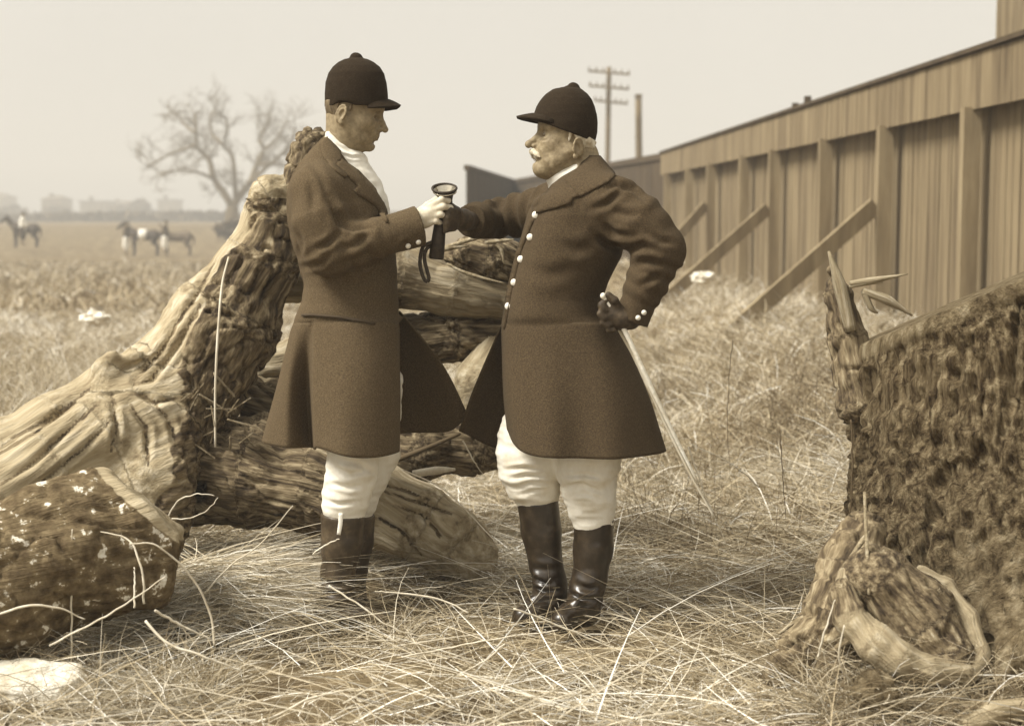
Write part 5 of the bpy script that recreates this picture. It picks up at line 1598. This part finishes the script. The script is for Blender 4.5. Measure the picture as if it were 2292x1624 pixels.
def horn():
    Y = 4.862
    a, b = P(995, 430, Y), P(977, 578, Y)
    f = thing('horn_cup', b, 'dark horn cup in a leather case with bright open rim, held between the men', 'cup')
    ax = nz(b - a)
    # cup lip: tilted so that the bright inside shows
    top = P(995, 424, Y); up = nz((-.12, -.42, 1)); up2 = nz(a - b)
    obj('cup', *lathe(top - up * .062, top + up * .004, [(0, .019), (.35, .020), (.62, .0255), (.86, .036), (1, .0385), (.98, .0365), (.86, .033), (.5, .019), (.35, .004)], 36), MAT['leather'], f)
    obj('cup_lining', *lathe(top - up * .036, top + up * .0015, [(0, .012), (.2, .017), (.6, .0272), (1, .0358)], 32), MAT['metal'], f)
    ring = [top + up * .004 + np.array([math.cos(t), 0, 0]) * .0385 + np.cross(up, (1, 0, 0)) * math.sin(t) * .0385 for t in np.linspace(0, 2 * math.pi, 33)]
    obj('rim', *tube(ring, [.0038, .0038], 33, 6, False), MAT['leather'], f)
    obj('rim_chasing', *tube([p - up * .010 + (p - top) * -.06 for p in ring], [.0028, .0028], 33, 6, False), MAT['metal'], f)
    obj('case', *lathe(P(990, 460, Y), P(976, 580, Y), [(0, .016), (.1, .0185), (.45, .020), (.7, .0225), (.97, .0245), (1, .021), (1.002, .0005)], 28), MAT['leather'], f)
    for k, pts in enumerate(([(972, 540), (957, 546), (945, 556), (940, 590), (948, 622), (957, 631)], [(966, 548), (953, 560), (950, 580), (956, 606), (960, 622), (957, 631)])):
        pp = spline([P(u, v, Y - .012 + .006 * k) for u, v in pts], 22)
        V, F = tube(pp, [.0062, .0062], 22, 8, False)
        c = np.repeat(pp, 8, 0); V[:, 1] = c[:, 1] + (V[:, 1] - c[:, 1]) * .3
        obj('strap', V, F, MAT['leather'], f)
horn()
def whip():
    Y = 4.655
    f = thing('hunting_whip', P(1392, 735, Y), 'pale cane hunting whip held in the older man\'s gloved hand at his hip', 'whip')
    obj('shaft', *tube([P(1350, 662, Y - .01), P(1394, 732, Y), P(1450, 850, Y), P(1510, 975, Y + .01), P(1562, 1080, Y + .02)], [.0085, .008, .0072, .006, .004], 30, 8), MAT['paper'], f)
    obj('thong', *tube([P(1386, 738, Y + .02), P(1425, 810, Y + .02), P(1490, 950, Y + .03), P(1545, 1060, Y + .03), P(1600, 1160, Y + .03)], [.0055, .005, .0045, .0045, .003], 30, 6), MAT['cane'], f)
    obj('knob', *blob(P(1350, 662, Y - .012), (.009, .009, .010), 3, .02), MAT['button'], f)
whip()
# ================================================================== GRASS
def blades(N, x0, x1, y0, y1, L, el, wd, tone, bend=.5, az=None, keep=None, lift=0.0, name='dry_grass', seg=4, wedge=True, zfn=None):
    y = RNG.uniform(0, 1, N)
    y = y0 + (y1 - y0) * y if not wedge else np.sqrt(y0 ** 2 + (y1 ** 2 - y0 ** 2) * y)
    if wedge:
        x = RNG.uniform(-1, 1, N) * (.36 * y + .15)
    else:
        x = RNG.uniform(x0, x1, N)
    if keep is not None:
        m = keep(x, y) > RNG.uniform(0, 1, N); x, y = x[m], y[m]
    n = len(x)
    ll = RNG.uniform(L[0], L[1], n) * np.where(RNG.uniform(0, 1, n) < .1, 1.5, 1)
    e = np.radians(RNG.uniform(el[0], el[1], n))
    p = np.stack([x, y, x * 0], 1)
    a = (RNG.uniform(0, 2 * np.pi, n) if az is None else az(x, y) + RNG.normal(size=n) * .5)
    w_ = RNG.uniform(wd[0], wd[1], n)
    z = (gh(x, y) if zfn is None else zfn(x, y)) + RNG.uniform(0, 1, n) * lift - .005
    dirh = np.stack([np.cos(a), np.sin(a), a * 0], 1)
    side = RNG.normal(size=(n, 3)); side -= (side * dirh).sum(1)[:, None] * dirh
    side /= np.linalg.norm(side, axis=1)[:, None]
    curve = RNG.normal(size=n) * bend
    t = np.linspace(0, 1, seg + 1)
    cx = np.cos(e); sz = np.sin(e)
    lat = np.stack([-np.sin(a), np.cos(a), a * 0], 1)
    V = np.empty((n, seg + 1, 2, 3))
    for k, tk in enumerate(t):
        s = ll * tk
        drop = .35 * ll * tk * tk * np.abs(bend) * (sz + .25)
        c = np.stack([x, y, z], 1) + dirh * (s * cx)[:, None] + lat * (curve * ll * tk * tk * .5)[:, None]
        c[:, 2] += s * sz - drop
        ww = (w_ * (1 - .75 * tk))[:, None] * side
        V[:, k, 0] = c - ww; V[:, k, 1] = c + ww
    base = (np.arange(n) * (seg + 1) * 2)[:, None]
    q = []
    for k in range(seg):
        q.append(base + np.array([[2 * k, 2 * k + 1, 2 * k + 3, 2 * k + 2]]))
    F = np.concatenate(q)
    tn = np.clip(RNG.normal(tone[0], tone[1], n) + .20 * fbm(p * 2.0, 2, 8), 0, 1)
    return V.reshape(-1, 3), F, np.repeat(tn, (seg + 1) * 2)
def build_grass(name, sets, label):
    Vs, Fs, Ts, k = [], [], [], 0
    for V, F, T in sets:
        Vs.append(V); Fs.append(F + k); Ts.append(T); k += len(V)
    o = obj(name, np.concatenate(Vs), np.concatenate(Fs), MAT['grass'], None, smooth=False)
    attr(o, 'tone', np.concatenate(Ts))
    tag(o, label, None, None, 'stuff')
# where the men stand and the open ground
def patch(x, y):
    p = np.stack([x, y, x * 0], 1)
    n = .62 + .55 * noise(p * 1.7, 14)
    n = n * (1 - 1.0 * np.exp(-(((x - .2) / .27) ** 2 + ((y - 4.66) / .24) ** 4)))
    n = n * (1 - .93 * np.exp(-(((x + .52) / .22) ** 2 + ((y - 4.68) / .30) ** 4)))       # trodden in front of the older man
    n = n * (1 - .6 * np.exp(-(((x + 1.15) / .3) ** 2 + ((y - 4.1) / .12) ** 2)))        # dark hollow near the rock
    return n
near = [
    blades(72000, 0, 0, 3.5, 8.0, (.08, .30), (-2, 30), (.0011, .0024), (.60, .22), .6, keep=patch, lift=.05),
    blades(26000, 0, 0, 3.5, 8.5, (.05, .16), (25, 80), (.0010, .0018), (.60, .22), .8, keep=patch, lift=.02),
    blades(5200, 0, 0, 3.5, 6.5, (.25, .6), (0, 25), (.0013, .0024), (.72, .14), .35, keep=lambda x, y: patch(x, y) * (1 - np.exp(-(((x - .1) / .6) ** 2 + ((y - 4.65) / .3) ** 4))), lift=.08),
    # heaped tussock with grass combed towards the younger man's boots
    blades(6500, -1.4, -.78, 4.7, 5.12, (.12, .32), (2, 38), (.001, .0019), (.70, .18), .9, az=lambda x, y: 0 * x - .5 + .9 * noise(np.stack([x * 6, y * 6, x * 0], 1), 3), lift=.05, wedge=False),
    blades(700, -.75, -.3, 4.5, 4.95, (.10, .28), (15, 60), (.0011, .002), (.72, .16), .8, lift=.02, wedge=False),
]
build_grass('dry_grass', near, 'tangled dry straw and grass covering the near ground')
mid = [
    blades(1800, .5, 2.4, 5.6, 10.5, (.25, .65), (55, 88), (.0010, .0018), (.15, .1), .35, wedge=False, keep=lambda x, y: .4 + noise(np.stack([x * 2, y * 2, x * 0], 1), 6)),
    blades(60000, 0, 0, 8.0, 22, (.10, .32), (15, 80), (.0028, .0055), (.64, .2), .7, lift=.03),
    blades(26000, 0, 0, 22, 62, (.2, .4), (25, 80), (.010, .022), (.52, .18), .6, lift=.02, seg=2),
    blades(3000, -1.55, -.8, 3.85, 4.2, (.10, .30), (15, 75), (.0012, .0022), (.55, .22), .9, lift=.02, wedge=False),
    blades(2500, .75, 1.4, 3.75, 4.25, (.12, .35), (20, 80), (.0012, .0022), (.45, .2), .9, lift=.02, wedge=False),
    blades(26000, .4, 4.2, 6.0, 14, (.12, .3), (10, 75), (.002, .004), (.56, .18), .8, lift=.06, wedge=False),
    blades(9000, -4.5, -1.7, 5.8, 12, (.25, .6), (40, 85), (.0016, .003), (.66, .14), .6, lift=.02, wedge=False),
]
build_grass('field_grass', mid, 'soft dry grass of the field and the bank by the fence')

# ---- single stalks that cross the foreground
def zg(u, v):
    """point on the ground seen at (u, v)"""
    Y = 5.0
    for _ in range(12):
        p = P(u, v, Y); g = float(gh(p[0], Y)); 
        Y *= (CAM_H - g) / max(CAM_H - p[2], .05)
    return P(u, v, Y)
stalks = [
    ([(160, 1500), (160, 1320), (162, 1185)], 4.15, .0036, 'straight upright stalk in front of the speckled log'),
    ([(110, 1445), (250, 1370), (370, 1290)], 4.05, .0035, 'long straw slanting up right over the hollow near the rock'),
    ([(322, 1350), (318, 1280), (290, 1210), (225, 1190)], 4.2, .0040, 'arched stalk bowing left over the speckled log'),
    ([(480, 1445), (470, 1370), (420, 1280), (350, 1220), (290, 1215)], 4.2, .0042, 'tall arched stalk bowing left beside the tussock'),
    ([(325, 1390), (380, 1440), (460, 1470), (540, 1500)], 3.95, .0048, 'thick bleached straw lying at lower left'),
    ([(345, 1365), (400, 1395), (470, 1430)], 4.0, .0044, 'thick bleached straw just above the lower left one'),
    ([(455, 1330), (520, 1260), (590, 1210), (655, 1130)], 4.45, .0030, 'long thin blade rising to the left of the young man\'s boot'),
    ([(0, 1375), (60, 1355), (130, 1360), (190, 1385)], 4.0, .0040, 'low arched straw at the left edge above the rock'),
    ([(300, 1360), (302, 1300), (300, 1270)], 4.15, .0034, 'short upright straw where the arched stalks cross'),
    ([(370, 1165), (400, 1120), (440, 1105), (480, 1108)], 4.9, .0030, 'curved twig in front of the dark hollow of the limb'),
    ([(385, 1160), (430, 1158), (470, 1135), (488, 1112)], 4.9, .0026, 'second curved twig below the hollow of the limb'),
    ([(900, 1050), (1000, 1100), (1080, 1180), (1170, 1272)], 5.0, .0030, 'long straight straw slanting down between the men'),
    ([(735, 1310), (800, 1350), (870, 1400), (960, 1430)], 4.5, .0036, 'bright straw lying in front of the young man\'s boots'),
    ([(1050, 1370), (980, 1340), (880, 1325), (840, 1322)], 4.45, .0030, 'pale straw lying flat between the boots'),
    ([(900, 1470), (1000, 1450), (1100, 1430), (1250, 1410)], 4.2, .0030, 'long flat straw in the lower middle'),
    ([(560, 1620), (620, 1600), (700, 1560), (800, 1540)], 3.8, .0040, 'out of focus straw along the bottom edge'),
    ([(1150, 1360), (1250, 1400), (1350, 1440), (1450, 1480)], 4.3, .0034, 'straw slanting down in front of the older man'),
    ([(700, 1240), (730, 1218), (760, 1205)], 4.75, .0034, 'short straw leaning on the young man\'s boot'),
    ([(1035, 985), (1060, 1030), (1080, 1060)], 5.2, .0034, 'short stiff straw under the coat skirts'),
    ([(1130, 1440), (1080, 1480), (1000, 1520)], 4.0, .0030, 'thin straw in the lower middle pointing left'),
    ([(1540, 1000), (1580, 1110), (1640, 1250)], 4.9, .0028, 'thin reed right of the older man'),
    ([(1700, 1090), (1640, 1040), (1540, 990)], 5.4, .0028, 'thin reed sloping across the bank'),
    ([(1640, 760), (1632, 850), (1628, 960), (1634, 1060)], 6.2, .0022, 'dark wiry stem standing on the bank'),
    ([(1745, 960), (1752, 1060), (1758, 1160)], 5.6, .0022, 'shorter dark wiry stem standing on the bank'),
    ([(1905, 940), (1908, 1060), (1900, 1200)], 4.3, .0030, 'dark stem along the left edge of the stump'),
    ([(1975, 1620), (1930, 1560), (1880, 1480), (1890, 1400)], 3.85, .0046, 'bent stalk in front of the stump root'),
    ([(1830, 1470), (1850, 1400), (1870, 1340)], 4.0, .0034, 'stalk left of the stump root'),
]
for i, (pts, Y, r, lab) in enumerate(stalks):
    pp = [P(u, v, Y + .03 * math.sin(i * 2.3 + 1.1 * k)) for k, (u, v) in enumerate(pts)]
    dark = 'dark' in lab and 'hollow' not in lab
    pp = spline(pp, 14) + RNG.normal(size=(14, 3)) * .0011
    r *= .88
    o = obj('straw_stalk', *tube(pp, [r, r * .9, r * .5], 40, 5), MAT['bare_tree'] if dark else MAT['cane'], None, loc=pp[0])
    tag(o, lab, 'stalk', 'loose stalks in the foreground')
